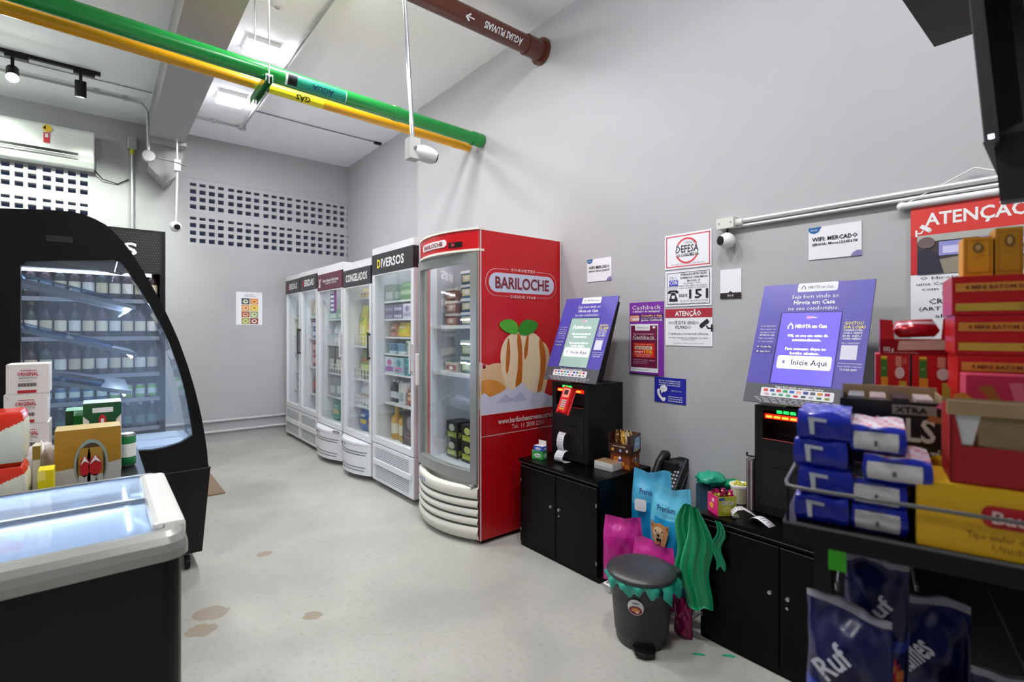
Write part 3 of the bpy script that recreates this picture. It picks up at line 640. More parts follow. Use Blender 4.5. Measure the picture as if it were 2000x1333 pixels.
def fridge(label, yl, yr, h, sg0, sg1, door0, shelves, sign, base, handle, depth=.70, baskets=()):
    hw = (yl-yr)/2-.006; yc = (yl+yr)/2; D = depth
    t = thing('display_fridge', label, 'fridge', (FX, yc, 0))
    m = MB(); W = FRIDGE_W; IN = M('#e4e8ec', .5)
    m.box(.05, hw-.035, .05, D, hw, h, W); m.box(.05, -hw, .05, D, -hw+.035, h, W); m.box(D-.03, -hw+.035, .05, D, hw-.035, h, IN)
    m.box(.05, -hw+.035, h-.05, D-.03, hw-.035, h, W); m.box(.10, -hw+.035, .05, D-.03, hw-.035, door0+.02, IN)
    m.box(.0, -hw, sg1, .05, hw, h, W); m.box(.052, -hw+.035, sg0, .09, hw-.035, h-.05, IN); m.build('cabinet', t)
    for sx in (.12, D-.1):
        for sy in (-hw+.08, hw-.08):
            f = MB(); f.cyl((sx, sy, 0), (sx, sy, .05), .022, BLACK, n=10); f.build('foot', t)
    m = MB(); m.box(-.004, -hw+.004, sg0, .05, hw-.004, sg1, sign[0]); pl = Pl(m, (-.004, hw-.004, sg0), LX, LV, 2*hw-.008, sg1-sg0); sign[1](pl); m.build('sign_panel', t)
    # door
    g = .045; m = MB(); z0, z1 = door0, sg0-.002
    m.ring([(0, hw, z0), (0, -hw, z0), (0, -hw, z1), (0, hw, z1)], [(0, hw-g, z0+.055), (0, -hw+g, z0+.055), (0, -hw+g, z1-.012), (0, hw-g, z1-.012)], (.045, 0, 0), W)
    dr = m.build('door_frame', t)
    m = MB(); m.box(.012, -hw+g, z0+.055, .018, hw-g, z1-.012, GLASS); m.build('door_glass', dr)
    sd, col, hz0, hz1 = handle; m = MB(); yy = (hw-.022)*sd
    m.box(-.028, yy-.012, hz0, -.018, yy+.012, hz1, col); m.box(-.02, yy-.008, hz0+.01, 0, yy+.008, hz0+.03, col); m.box(-.02, yy-.008, hz1-.03, 0, yy+.008, hz1-.01, col); m.build('handle', dr, bevel=.004)
    for i, z in enumerate(shelves):
        m = MB(); m.box(.10, -hw+.04, z-.010, D-.05, hw-.04, z-.004, SHELF if i not in baskets else M('#dfe3e6', .4)); m.box(.095, -hw+.04, z-.016, .105, hw-.04, z, SHELF)
        if i in baskets:
            m.build('shelf', t); m = MB()
            for zz in (.05, .10): m.box(.095, -hw+.04, z+zz-.004, .101, hw-.04, z+zz+.002, SHELF)
            for k in range(9): y = -hw+.05+(2*hw-.1)*k/8; m.box(.094, y-.002, z, .100, y+.002, z+.10, SHELF)
        m.build('wire_basket' if i in baskets else 'shelf', t)
    m = MB(); m.cyl((.07, -hw+.05, door0+.1), (.07, -hw+.05, sg0-.05), .011, TUBE, n=8); m.build('light_tube', t)
    m = MB(); m.cyl((.10, -hw+.1, h-.075), (.10, hw-.1, h-.075), .012, TUBE, n=8); m.build('light_tube', t)
    m = MB()
    if base == 'bulge':
        sag = .095; z1b = door0-.012; arc_slab(m, hw-.01, sag, .055, z1b, .10, W, 16, -.0)
        arc_sweep(m, hw-.01, sag, [(.02, z1b+.0), (-.004, z1b-.012)], W)
        H = z1b-.055
        for f0, f1, e in ((.70, .725, .9), (.62, .645, .85), (.22, .245, .85), (.12, .145, .8)):
            arc_sweep(m, (hw-.01)*e, sag*e*e, [(-.002-sag*(1-e*e), .055+H*f0), (-.002-sag*(1-e*e), .055+H*f1)], M('#5c5f63', .5), 12)
        p = Pl(m, (-sag*.96-.004, .13, .055+H*.8), LX, LV, .12, .04); p.rect(0, .2, .25, .9, M('#43484f', .5), 2); p.text('Metalfrio', .62, .5, .5, M('#43484f', .5), .6)
    else:
        z1b = door0-.01; m.box(.0, -hw, .05, .10, hw, z1b, W); H = z1b-.05
        for f0, f1 in ((.60, .92), (.10, .44)):
            if base == 'grille':
                p = Pl(m, (0, hw, .05), LX, LV, 2*hw, H)
                for r_ in range(7):
                    for c_ in range(26):
                        b0 = f0+(f1-f0)*r_/7; a0 = .09+.82*c_/26; p.rect(a0, b0, a0+.019, b0+(f1-f0)/7*.55, M('#70757c', .5), 1)
            else:
                p = Pl(m, (0, hw, .05), LX, LV, 2*hw, H); p.rect(.08, f0, .92, f1, M('#bfc1c4', .5), 1)
                for k in range(5): p.rect(.1, f0+(f1-f0)*(k+.3)/5, .9, f0+(f1-f0)*(k+.5)/5, M('#8e9195', .5), 2)
        m.box(-.012, -hw+.03, .05+H*.44, 0, hw-.03, .05+H*.60, W)
    m.build('base_panel', t, bevel=.012 if base == 'grille' else 0)
    return t
def sign_text(s, first=None, col=M('#f0f0f2', .5), w=.6, h=.42):
    def f(pl):
        if first:
            n = len(s)+1; x0 = .5-w/2; pl.text(first, x0-.005, .5, h, M(*[first_c]) if False else FC[0], w/n*.95, bold=True, align='L', res=2)
            pl.text(s, x0+w/n*1.15, .5, h, col, w*(n-1)/n, bold=True, align='L', res=2)
        else: pl.text(s, .5, .5, h, col, w, bold=True, res=2)
    return f
FC = [M('#f2e13a', .5)]
SB = M('#232329', .35)
F1, F2, F3, F4, F5 = (7.11, 6.50), (6.49, 5.86), (5.85, 5.08), (5.07, 4.38), (4.365, 3.575)
def first_red(s):
    def f(pl):
        FCc = M('#c22a3a', .5); pl.text('B', .15, .5, .42, FCc, .09, bold=True, align='L', res=2); pl.text(s, .28, .5, .42, WHITE, .56, bold=True, align='L', res=2)
    return f
def maroon(pl):
    pl.text('Y', .11, .46, .5, WHITE, .1, bold=True); pl.text('Ponto Natural Ultra Fresh', .55, .56, .16, WHITE, .62, bold=True); pl.text('congelados naturais', .56, .4, .12, WHITE, .45)
    pl.poly([(.05, .2), (.12, .2), (.14, .4), (.08, .34)], WHITE, 1)
HB, HWt = M('#2c2c30', .4), M('#cfc9ca', .4)
fridge('white drinks fridge with a dark sign, first from the back corner', *F1, 2.10, 1.875, 2.045, .40, (.62, .86, 1.10, 1.33, 1.56), (SB, first_red('EBIDAS')), 'louvre', (-1, HB, 1.10, 1.42))
fridge('white drinks fridge with a dark sign, second from the back corner', *F2, 2.105, 1.875, 2.05, .40, (.62, .95, 1.30, 1.56), (SB, first_red('EBIDAS')), 'louvre', (1, HB, 1.10, 1.42))
fridge('white freezer with a maroon sign and a curved base', *F3, 2.10, 1.84, 2.02, .36, (.66, .92, 1.24, 1.52), (M('#5a1f33', .4), maroon), 'bulge', (-1, HWt, 1.12, 1.38), baskets=(1, 2))
fridge('white freezer with a dark CONGELADOS sign and a curved base', *F4, 2.065, 1.83, 1.995, .36, (.64, .91, 1.24, 1.72), (SB, lambda pl: pl.text('CONGELADOS', .5, .5, .42, WHITE, .78, bold=True, res=2)), 'bulge', (-1, HB, 1.12, 1.38), baskets=(0, 1, 2, 3))
def div(pl): pl.text('D', .14, .5, .42, M('#f2e13a', .5), .085, bold=True, align='L', res=2); pl.text('IVERSOS', .245, .5, .42, WHITE, .56, bold=True, align='L', res=2)
fridge('tall white fridge with a dark DIVERSOS sign beside the red fridge', *F5, 2.135, 1.90, 2.075, .39, (.745, 1.01, 1.19, 1.34, 1.50, 1.66), (SB, div), 'grille', (-1, HWt, 1.05, 1.30))

def stock(yl, yr, fname, rows, x=FX+.11, depth=.12, group=None):
    """rows: (shelf z, shelf word, [(kind, colour word, c1, c2, w, h, c3, stack)...]) from left to right"""
    for z, word, items in rows:
        up = [r_[0] for r_ in rows if r_[0] > z+.01]; top = (min(up) if up else 1.86)-z-.03
        items = [list(i) for i in items]; tot = sum(i[4] for i in items)
        kf = min(1.5, (yl-yr-.12)/tot) if x < FX+.15 else 1
        for i in items:
            mh = i[5]*i[7]; i[4] *= kf; i[5] = min(i[5]*1.25, top/i[7]-.002) if x < FX+.15 else i[5]
        tot = sum(i[4] for i in items); free = (yl-yr-.10)-tot; gap = free/(len(items)+1); y = yl-.05
        pw = pos_words(len(items))
        for k, (kind, cw, c1, c2, wd, h, c3, st) in enumerate(items):
            y -= gap+wd/2
            for s_ in range(st):
                lab = '%s %s%s on the %s shelf of the %s' % (cw, KC[kind], ' '+pw[k] if pw[k] else '', word, fname)
                if st > 1: lab += ', ' + (['bottom', 'top'] if st == 2 else ['bottom', 'middle', 'top'] if st == 3 else ['bottom', 'second', 'third', 'top'])[s_]+' of its stack'
                lab = ' '.join(lab.split()[:16]) if len(lab.split()) > 16 else lab
                xx = x+.07; dd = min(.16, max(.06, wd)) if kind != 'bag' else .09
                place(kind, c1, c2, wd, h, dd, c3, (xx, y, z+s_*(h+.001)), lab, group or 'goods in the '+fname)
            y -= wd/2
S = stock
S(*F5, 'DIVERSOS fridge', [
    (1.66, 'top', [('pack', 'pale grey', '#9fb0a8', '#dfe8e4', .13, .12, '#e8efe9', 1), ('bag', 'leafy green', '#6fae6a', '#d8eec8', .22, .17, '#3f8a48', 1), ('bag', 'white and green', '#dfe9dc', '#8ccb83', .16, .14, '#f1f5ee', 1)]),
    (1.50, 'second', [('pack', 'grey purple', '#6f6488', '#9c90b4', .12, .065, '#b7aec9', 2), ('pack', 'mauve', '#7a6f95', '#cfc6dc', .12, .065, '#a59cbb', 2), ('carton', 'white and pink', '#dcd9e4', '#c9b2cf', .11, .10, '#8c80b0', 1), ('carton', 'orange and white', '#e6713c', '#efe9dd', .12, .13, '#f3f0e4', 1)]),
    (1.34, 'third', [('bag', 'salmon pink', '#cf8a72', '#6a3a2a', .12, .11, '#efd4c4', 1), ('bag', 'bright yellow', '#efc715', '#d8db25', .20, .14, '#e4e8df', 1), ('bag', 'golden yellow', '#e8b514', '#e7dd2f', .18, .135, '#e08a1f', 1), ('pack', 'green and cream', '#3b7a4a', '#d6d6a2', .10, .12, '#20442c', 1)]),
    (1.19, 'fourth', [('tub', 'pale blue', '#7fa6bf', '#c9dde6', .11, .075, '#4d7fa0', 1), ('tub', 'blue and white', '#8fb3c9', '#dfe8ee', .11, .075, '#6c96b2', 1), ('tub', 'lime green', '#a9c857', '#d7e6a4', .11, .105, '#b9c2b6', 1), ('pack', 'cream and green', '#b9c18a', '#e2e4cf', .10, .12, '#d8dccb', 1)]),
    (1.01, 'fifth', [('carton', 'white and purple', '#d9dfe4', '#9c56b5', .13, .15, '#c9609c', 1), ('carton', 'pale teal', '#a9cbd0', '#d98ab8', .12, .14, '#5f9aa6', 1), ('tub', 'bright teal', '#1fa5b5', '#1b8796', .13, .05, '#28b8c6', 3), ('pack', 'dark navy', '#262b45', '#3f4a6b', .10, .14, '#1b1e30', 1)]),
    (.745, 'sixth', [('bottle', 'dark small', '#231d24', '#e0e0e4', .055, .16, '#f0f0f2', 1), ('bottle', 'black small', '#231d24', '#e0e0e4', .055, .16, '#f0f0f2', 1), ('bottle', 'dark slim', '#231d24', '#e0e0e4', .055, .16, '#f0f0f2', 1), ('pack', 'white tall', '#dcdcd8', '#a9b0a9', .08, .15, '#e8e8e4', 1), ('bag', 'red and beige', '#b04a38', '#d9b78c', .13, .13, '#e2cfa8', 1), ('bag', 'tan round', '#c9a27a', '#b04634', .15, .16, '#e6d2b4', 1)]),
    (.415, 'lowest', [('bottle', 'tall amber', '#d9a322', '#f0e6c8', .075, .27, '#e3b93c', 1), ('bottle', 'tall golden', '#d9a322', '#f0e6c8', .075, .27, '#e3b93c', 1), ('carton', 'large dark brown', '#2c1f22', '#5a3a4a', .20, .30, '#8c7f8a', 1)])])
S(*F4, 'CONGELADOS freezer', [
    (1.72, 'top', [('bag', 'pale yellow', '#e6cf74', '#d9964a', .20, .09, '#f0e6c2', 1), ('bag', 'peach', '#e0b87a', '#d97f6a', .22, .10, '#ecd6a0', 1)]),
    (1.24, 'second', [('bag', 'yellow green', '#d8cf45', '#e9e39a', .16, .33, '#8fae3c', 1), ('bag', 'golden orange', '#dfa22f', '#f1d674', .20, .26, '#c9781f', 1), ('bag', 'cheese yellow', '#e6b53a', '#f5e08f', .20, .22, '#d9822a', 1)]),
    (.91, 'third', [('bag', 'olive green', '#7c8a3f', '#c9cf8a', .18, .23, '#b0552f', 1), ('bag', 'red and tan', '#a3523a', '#d9b27f', .20, .24, '#e3d2a0', 1)]),
    (.64, 'fourth', [('bag', 'white frosted', '#dfe3e4', '#b9a48f', .20, .20, '#efefef', 1), ('bag', 'brown and white', '#b0806a', '#e9e6e2', .20, .18, '#d8cfc8', 1)]),
    (.385, 'lowest', [('bag', 'blue and yellow', '#2f6fc0', '#efcf3a', .18, .19, '#e8e8e4', 1), ('bag', 'yellow and red', '#e8c23a', '#d6502f', .18, .22, '#f3e6a0', 1), ('bag', 'orange', '#e0893a', '#c9432c', .17, .20, '#f0d05a', 1)])])
S(*F3, 'maroon sign freezer', [
    (1.52, 'top', [('pack', 'pale green', '#9cc9a8', '#e2efe4', .16, .09, '#d9ebe0', 1), ('bag', 'beige', '#d9c9a8', '#e8ddc8', .2, .2, '#c9a878', 1)]),
    (1.24, 'second', [('bag', 'clear white', '#dfe6ea', '#9fb0b8', .2, .2, '#f0f3f5', 1), ('bag', 'cream', '#e6dcc0', '#c9b48a', .2, .22, '#efe9da', 1)]),
    (.92, 'third', [('pack', 'dark grey', '#5d5a58', '#c9c2b6', .11, .26, '#8c867d', 1), ('pack', 'brown grey', '#6b625a', '#d2cabb', .11, .26, '#8c867d', 1), ('pack', 'grey and cream', '#7a7068', '#d9d2c4', .11, .25, '#a39a8c', 1)]),
    (.66, 'fourth', [('pack', 'silver grey', '#8f9498', '#d0d3d6', .12, .17, '#b9bdc1', 1), ('bag', 'dark green', '#3f6a3c', '#8fae6a', .2, .2, '#c9d3a8', 1)]),
    (.385, 'lowest', [('bag', 'sea green', '#3f9c86', '#d9c08a', .2, .25, '#8fd0bf', 1), ('bag', 'beige and green', '#c9ae7a', '#4f8f5a', .18, .2, '#e6dcc4', 1), ('bag', 'silver', '#a9aeb4', '#5f6a72', .16, .14, '#d6dade', 1)])])
S(*F2, 'second drinks fridge', [
    (1.56, 'top', [('bottle', 'clear', '#cfdde0', '#e9eef0', .08, .24, '#9fb4ba', 1), ('bottle', 'pale clear', '#cfdde0', '#e9eef0', .08, .24, '#9fb4ba', 1), ('bottle', 'tall clear', '#cfdde0', '#e9eef0', .08, .24, '#9fb4ba', 1)]),
    (1.30, 'second', [('can', 'blue', '#3f5fa3', '#d2d9e8', .085, .115, None, 2), ('can', 'dark blue', '#33508f', '#c2cade', .085, .115, None, 2), ('can', 'bright blue', '#4a70bd', '#e0e6f2', .085, .115, None, 2), ('can', 'steel blue', '#4d6796', '#cfd6e6', .085, .115, None, 2)]),
    (.95, 'third', [('can', 'red', '#a33a3f', '#d9a9a9', .085, .13, None, 2), ('can', 'dark red', '#8c2f35', '#c99a9a', .085, .13, None, 2), ('can', 'wine red', '#7c2c38', '#bf9098', .085, .13, None, 2), ('can', 'rust red', '#a8493a', '#d9b0a4', .085, .13, None, 2)]),
    (.62, 'fourth', [('bottle', 'brown glass', '#4a3a38', '#b0453f', .085, .28, '#8a2f2f', 1), ('bottle', 'dark brown', '#4a3a38', '#b0453f', .085, .28, '#8a2f2f', 1), ('bottle', 'smoky brown', '#4a3a38', '#b0453f', .085, .28, '#8a2f2f', 1), ('bottle', 'nut brown', '#4a3a38', '#b0453f', .085, .28, '#8a2f2f', 1)])])
S(*F1, 'first drinks fridge', [
    (1.56, 'top', [('bottle', 'green glass', '#3f7f63', '#d7e6dc', .085, .25, '#c9d9cf', 1), ('bottle', 'pale green', '#7fb39a', '#dfeee6', .085, .25, '#e4efe9', 1), ('bottle', 'sea green', '#4f8f78', '#cfe0d7', .085, .25, '#c9d9cf', 1)]),
    (1.33, 'second', [('can', 'yellow', '#cfc06a', '#e9e2b4', .085, .17, None, 1), ('can', 'pale yellow', '#d6cc86', '#efe9c6', .085, .17, None, 1), ('can', 'mustard', '#bfae55', '#ded49c', .085, .17, None, 1), ('can', 'straw yellow', '#c9bd74', '#e6dfb8', .085, .17, None, 1)]),
    (1.10, 'third', [('can', 'pale lime', '#b9c490', '#dfe4c8', .085, .16, None, 1), ('can', 'grey green', '#a3b08a', '#d2d9c0', .085, .16, None, 1), ('can', 'olive', '#97a176', '#c9cfae', .085, .16, None, 1)]),
    (.86, 'fourth', [('can', 'grey pink', '#a98f8f', '#d6c6c6', .085, .16, None, 1), ('can', 'rose', '#b08a8c', '#dcc8ca', .085, .16, None, 1), ('can', 'grey', '#8f8f92', '#c6c6ca', .085, .16, None, 1)]),
    (.62, 'fifth', [('bottle', 'grey', '#77797c', '#c2c4c6', .09, .2, '#8f9194', 1), ('bottle', 'dark grey', '#5f6164', '#b0b2b4', .09, .2, '#7f8184', 1), ('bottle', 'silver grey', '#8c8e91', '#cfd1d3', .09, .2, '#9f9194', 1)])])
# purple price sheet hung inside the maroon fridge's glass
m = MB(); m.box(0, -.12, 0, .002, .06, .26, M('#5c4a9a', .5)); pl = Pl(m, (0, .06, 0), LX, LV, .18, .26)
for k in range(5): pl.rect(.08, .1+.18*k, .6, .2+.18*k, WHITE, 1)
pl.rect(.7, .1, .92, .9, M('#a03a8a', .5), 1)
tag(m.build('price_sheet', loc=(FX+.0185, 5.43, 1.58)), 'small purple and white striped sheet on the glass of the maroon sign freezer', 'sheet')

# small black cord loop on the base of the maroon fridge
m = MB(); p = [(-.045+FX+.02*math.sin(x/10*6.28), 5.15+.07*math.cos(x/10*6.28), .352) for x in range(11)]; m.tube(p, .004, BLACK, 6)
tag(m.build('cord_loop'), 'loop of thin black cord on the curved base between two white freezers', 'cord')

# ------------------------------------------------------------------ red ice cream fridge
RX, RY, RH = 1.905, 3.05, 2.055; hw = .385
t = thing('ice_cream_fridge', 'red ice cream fridge with curved front and a large picture on its side', 'fridge', (RX, RY, 0))
RED2 = M('#c30a17', .3, noise=.04, scale=4); IN = M('#dfe6ee', .5); GF = M('#9b9e9a', .3, .4); CREAM = M('#e3e0d4', .35)
m = MB(); sag = .10; D = .735
m.box(.04, hw-.04, .03, D, hw, RH, RED2, front=CREAM); m.box(.0, -hw, .03, D, -hw+.04, RH, RED2, front=CREAM); m.box(D-.03, -hw+.04, .03, D, hw-.04, RH, IN)
m.box(.0, -hw+.04, RH-.06, D-.03, hw-.04, RH-.002, CREAM); m.box(.06, -hw+.04, .03, D-.03, hw-.04, .43, IN); m.box(.06, -hw+.04, .43, D-.03, -hw+.046, RH-.06, IN); m.box(.06, hw-.046, .43, D-.03, hw-.04, RH-.06, IN); m.build('cabinet', t)
m = MB(); m.box(.03, -hw+.02, 0, D-.05, hw-.02, .03, BLACK); m.build('plinth', t)
m = MB(); arc_slab(m, hw-.002, sag, 1.93, RH, .03, RED2); arc_slab(m, hw+.003, sag, RH, RH+.014, .04, CREAM, dx=-.006); arc_slab(m, hw+.003, sag, 1.915, 1.93, .04, CREAM, dx=-.006)
hd = m.build('curved_header', t)
def on_arc(mb, a0, a1, z0, z1, mat, off, n=10, hw_=hw, sag_=sag):
    ys = [a0+(a1-a0)*k/n for k in range(n+1)]; X = lambda y: -sag_*(1-(y/hw_)**2)-off
    mb.add([(X(y), y, z) for z in (z0, z1) for y in ys], [(k, k+1, n+2+k, n+1+k) for k in range(n)], mat)
def arc_text(mb, s, yc, zc, h, mat, w, off, hw_=hw, sag_=sag, bold=True):
    vs, fs, x0, x1 = glyphs(s, bold, 2); k = h/.72; kx = w/(x1-x0); out = []
    for a, b_ in vs:
        y = yc-(a-(x0+x1)/2)*kx; out.append((-sag_*(1-(y/hw_)**2)-off, y, zc+(b_-.36)*k))
    mb.add(out, fs, mat)
m = MB(); on_arc(m, .20, -.12, 1.962, 2.012, M('#e9dfe0', .4), .004); on_arc(m, .215, -.135, 1.970, 2.004, M('#e9dfe0', .4), .0035); arc_text(m, 'BARILOCHE', .04, 1.987, .028, M('#7c1420', .4), .27, .006)
m.build('header_logo', hd)
m = MB(); on_arc(m, -.155, -.27, 1.95, 1.985, DARK, .004); on_arc(m, -.18, -.21, 1.957, 1.978, M('#a8303a', .4), .006); m.build('thermostat_display', hd)
# curved door: frame and glass
m = MB(); g = .05; z0, z1 = .40, 1.905; hq = hw-.004
def arc_strip(mb, ya, yb, za, zb, dx0, dx1, mat, n=10):
    ys = [ya+(yb-ya)*k/n for k in range(n+1)]; X = lambda y: -.05*(1-(y/hw)**2)
    vs = []
    for z in (za, zb):
        for dx in (dx0, dx1): vs += [(X(y)+dx, y, z) for y in ys]
    N = n+1; fs = []
    for k in range(n): fs += [(k, k+1, N+k+1, N+k), (2*N+k, 3*N+k, 3*N+k+1, 2*N+k+1), (k, 2*N+k, 2*N+k+1, k+1), (N+k, N+k+1, 3*N+k+1, 3*N+k)]
    fs += [(0, N, 3*N, 2*N), (n, 2*N+n, 3*N+n, N+n)]
    mb.add(vs, fs, mat)
arc_strip(m, hq, hq-g, z0, z1, -.02, .03, GF, 3); arc_strip(m, -hq+g, -hq, z0, z1, -.02, .03, GF, 3); arc_strip(m, hq-g, -hq+g, z0, z0+.075, -.02, .03, GF); arc_strip(m, hq-g, -hq+g, z1-.06, z1, -.02, .03, GF)
dr = m.build('door_frame', t)
m = MB(); arc_strip(m, hq-g, -hq+g, z0+.075, z1-.06, .0, .006, GLASS, 12); m.build('door_glass', dr)
m = MB(); m.box(-.05, hq-.03, .98, -.02, hq+.0, 1.22, M('#cfcac4', .4)); m.build('handle', dr, bevel=.006)
m = MB(); m.cyl((-.02, -hq+.03, .38), (-.02, -hq+.03, .40), .016, STEEL); m.tube([(-.035, -hq+.06+.03*math.cos(x), .375+.015*math.sin(x)) for x in [k*.7 for k in range(10)]], .003, STEEL, 6); m.build('hinge', t)
# louvred base
m = MB(); prof = [(.03, .375), (-.006, .372), (-.012, .36)]; cols = [CREAM, CREAM]; GR = M('#6f6e66', .6)
z = .36
for k in range(5):
    nz = [.30, .243, .186, .129, .06][k]; prof += [(-.014, nz+.012), (-.004, nz)]; cols += [CREAM, CREAM]
    if k < 4: prof += [(.012, nz-.001), (.012, nz-.008), (-.006, nz-.012)]; cols += [GR, GR, GR]
prof += [(.0, .035), (.03, .03)]; cols += [CREAM, CREAM]
arc_sweep(m, hw-.002, .115, prof, cols, 18); m.box(.0, -hw+.001, .03, .03, -hw+.012, .37, CREAM); m.box(.03, -hw+.01, .03, .06, hw-.01, .37, CREAM); bs = m.build('base_panel', t)
m = MB(); hh_ = dict(hw_=hw-.002, sag_=.115); on_arc(m, .24, .10, .325, .352, M('#4b2f8f', .4), .016, **hh_); on_arc(m, .233, .107, .328, .349, M('#e6e4ea', .4), .017, **hh_); arc_text(m, 'Metalfrio', .17, .3385, .014, M('#3f2a8a', .4), .10, .018, **hh_); m.build('base_sticker', bs)
RS = (.745, 1.10, 1.445)
for z in RS[1:] if False else (1.085, 1.43):
    m = MB(); m.box(.08, -hw+.045, z-.008, D-.06, hw-.045, z-.002, SHELF); m.box(.07, -hw+.045, z-.02, .08, hw-.045, z+.004, SHELF); m.build('shelf', t)
m = MB(); m.cyl((.07, -hw+.1, RH-.085), (.07, hw-.1, RH-.085), .014, TUBE, n=8); m.build('light_tube', t)
m = MB(); m.cyl((.055, -hw+.058, .55), (.055, -hw+.058, 1.85), .011, TUBE, n=8); m.build('light_tube', t)
# picture on the side that faces the camera
SYY = RY-hw; m = MB(); WID, HGT = D, RH-.03
pl = Pl(m, (0, -hw, .03), YX, LV, WID, HGT, gap=.0012)
def sd(px, py):
    p = at(px, py, Y=SYY); return ((p.x-RX)/WID, (p.z-.03)/HGT)
def sp(pts): return [sd(*p) for p in pts]
clampp = lambda pts: [(min(1, max(0, a)), min(1, max(0, b))) for a, b in pts]
WG = M('#c9cbe0', .4)
c0 = sd(1016, 555); ha = (sd(1083, 557)[0]-sd(952, 553)[0])/2; hb = (sd(1016, 535)[1]-sd(1016, 575)[1])/2
ca = (sd(1083, 557)[0]+sd(952, 553)[0])/2
def caps(hwm, hhm, mat, l): pl.rrect(ca-hwm, c0[1]-hhm, ca+hwm, c0[1]+hhm, hhm*HGT*.98, mat, l)
caps(ha*1.06, hb*1.3, M('#d9b4b8', .4), 1); caps(ha*1.045, hb*1.25, RED2, 2); caps(ha*.97, hb*.92, WG, 3)
pl.rect(ca-ha*.42, c0[1]+hb*1.1, ca+ha*.42, c0[1]+hb*1.45, RED2, 3); pl.rect(ca-ha*.42, c0[1]-hb*1.45, ca+ha*.42, c0[1]-hb*1.1, RED2, 3)
pl.text('BARILOCHE', ca, c0[1], hb*1.05, M('#7c1424', .4), ha*1.6, l=5, bold=True, res=3)
pl.text('SORVETES', ca, c0[1]+hb*1.28, hb*.26, M('#f0e3e4', .4), ha*.72, l=5); pl.text('DESDE 1968', ca, c0[1]-hb*1.3, hb*.26, M('#f0e3e4', .4), ha*.74, l=5)
ic = M('#d9b58c', .5, noise=.12, scale=18); car = M('#b8621c', .4); cr2 = M('#e8cfae', .5, noise=.08, scale=22); ic3 = M('#cf8a3c', .5, noise=.25, scale=14)
# white swirl at the left, whole scoops, sauce, leaves, snowy peaks
pl.poly(clampp(sp([(934, 708), (960, 716), (990, 730), (1010, 790), (934, 800)])), M('#d9c9c4', .5), 1)
pl.ell(*sd(945, 716), .018, .008, M('#b01c40', .4), 2)
def blob(pts, mat, l, it=2):
    for _ in range(it):
        q = []
        for i in range(len(pts)):
            a_, b_ = pts[i], pts[(i+1) % len(pts)]; q += [(a_[0]*.75+b_[0]*.25, a_[1]*.75+b_[1]*.25), (a_[0]*.25+b_[0]*.75, a_[1]*.25+b_[1]*.75)]
        pts = q
    pl.poly(clampp(sp(pts)), mat, l)
blob([(934, 725), (955, 712), (980, 708), (1000, 725), (1012, 760), (1005, 800), (934, 810)], ic, 2)
blob([(934, 750), (950, 740), (975, 745), (990, 760), (985, 800), (934, 805)], ic3, 3)
blob([(1040, 670), (1062, 665), (1075, 690), (1070, 740), (1060, 780), (1030, 790)], ic, 2)
blob([(975, 690), (985, 662), (1000, 650), (1020, 648), (1044, 650), (1060, 668), (1066, 700), (1060, 740), (1045, 775), (1020, 790), (995, 775), (980, 735)], cr2, 4)
for pts in ([(1008, 652), (1016, 652), (1020, 700), (1018, 750), (1012, 788), (1004, 760), (1012, 710)], [(1050, 655), (1062, 672), (1066, 710), (1056, 765), (1046, 775), (1056, 720)], [(990, 662), (994, 660), (996, 700), (990, 735), (986, 720)], [(1028, 652), (1032, 652), (1030, 690), (1024, 706), (1022, 690)]):
    blob(pts, car, 5, 1)
lf, lf2 = M('#4fa828', .4, noise=.15, scale=40), M('#2f8a22', .4)
blob([(972, 632), (985, 624), (1000, 624), (1012, 636), (1010, 654), (995, 652), (980, 645)], lf, 6, 1); blob([(1012, 636), (1024, 624), (1040, 626), (1051, 632), (1044, 648), (1028, 656), (1012, 654)], lf2, 6, 1)
mt_ = clampp(sp([(934, 775), (945, 768), (955, 776), (975, 768), (990, 758), (1000, 763), (1018, 747), (1032, 762), (1046, 768), (1056, 764), (1070, 772), (1088, 776), (1094, 790), (934, 810)]))
pl.poly(mt_, M('#c9cbe2', .5, noise=.06, scale=25), 7); pl.poly(clampp(sp([(934, 800), (1094, 785), (1094, 800), (934, 812)])), M('#c9cbe2', .5, noise=.06, scale=25), 7)
pl.poly(clampp(sp([(965, 790), (985, 772), (1000, 778), (1015, 765), (1030, 785), (1045, 780), (1050, 792), (1000, 797)])), M('#aeb2cf', .5, noise=.1, scale=20), 8)
e0, e1 = sd(934, 811)[1], sd(934, 854)[1]
pl.rect(0, e0, 1, e0+.03, M('#c9cbe2', .5, noise=.06, scale=25), 8.5); pl.rect(0, e0-.003, 1, e0, M('#e3c9cc', .4), 9); pl.rect(0, e1-.003, 1, e1, M('#c9989c', .4), 9)
pl.rect(0, 0, 1, e0-.003, M('#a80915', .32, noise=.05, scale=4), 8)
wt = M('#d9c3c4', .45); pl.text('www.barilochesorvetes.com.br', .56, e0+(e1-e0)*.42, .017, wt, .72, l=10, bold=True, res=2); pl.text('Tel.: 11 2858 2250', .56, e0+(e1-e0)*.75, .015, wt, .4, l=10, res=2)
for a0, a1 in ((0, .012), (.985, 1)): pl.rect(a0, 0, a1, 1, M('#d9d4d2', .4), 11)
m.build('side_picture', t)
FR = 'red fridge'
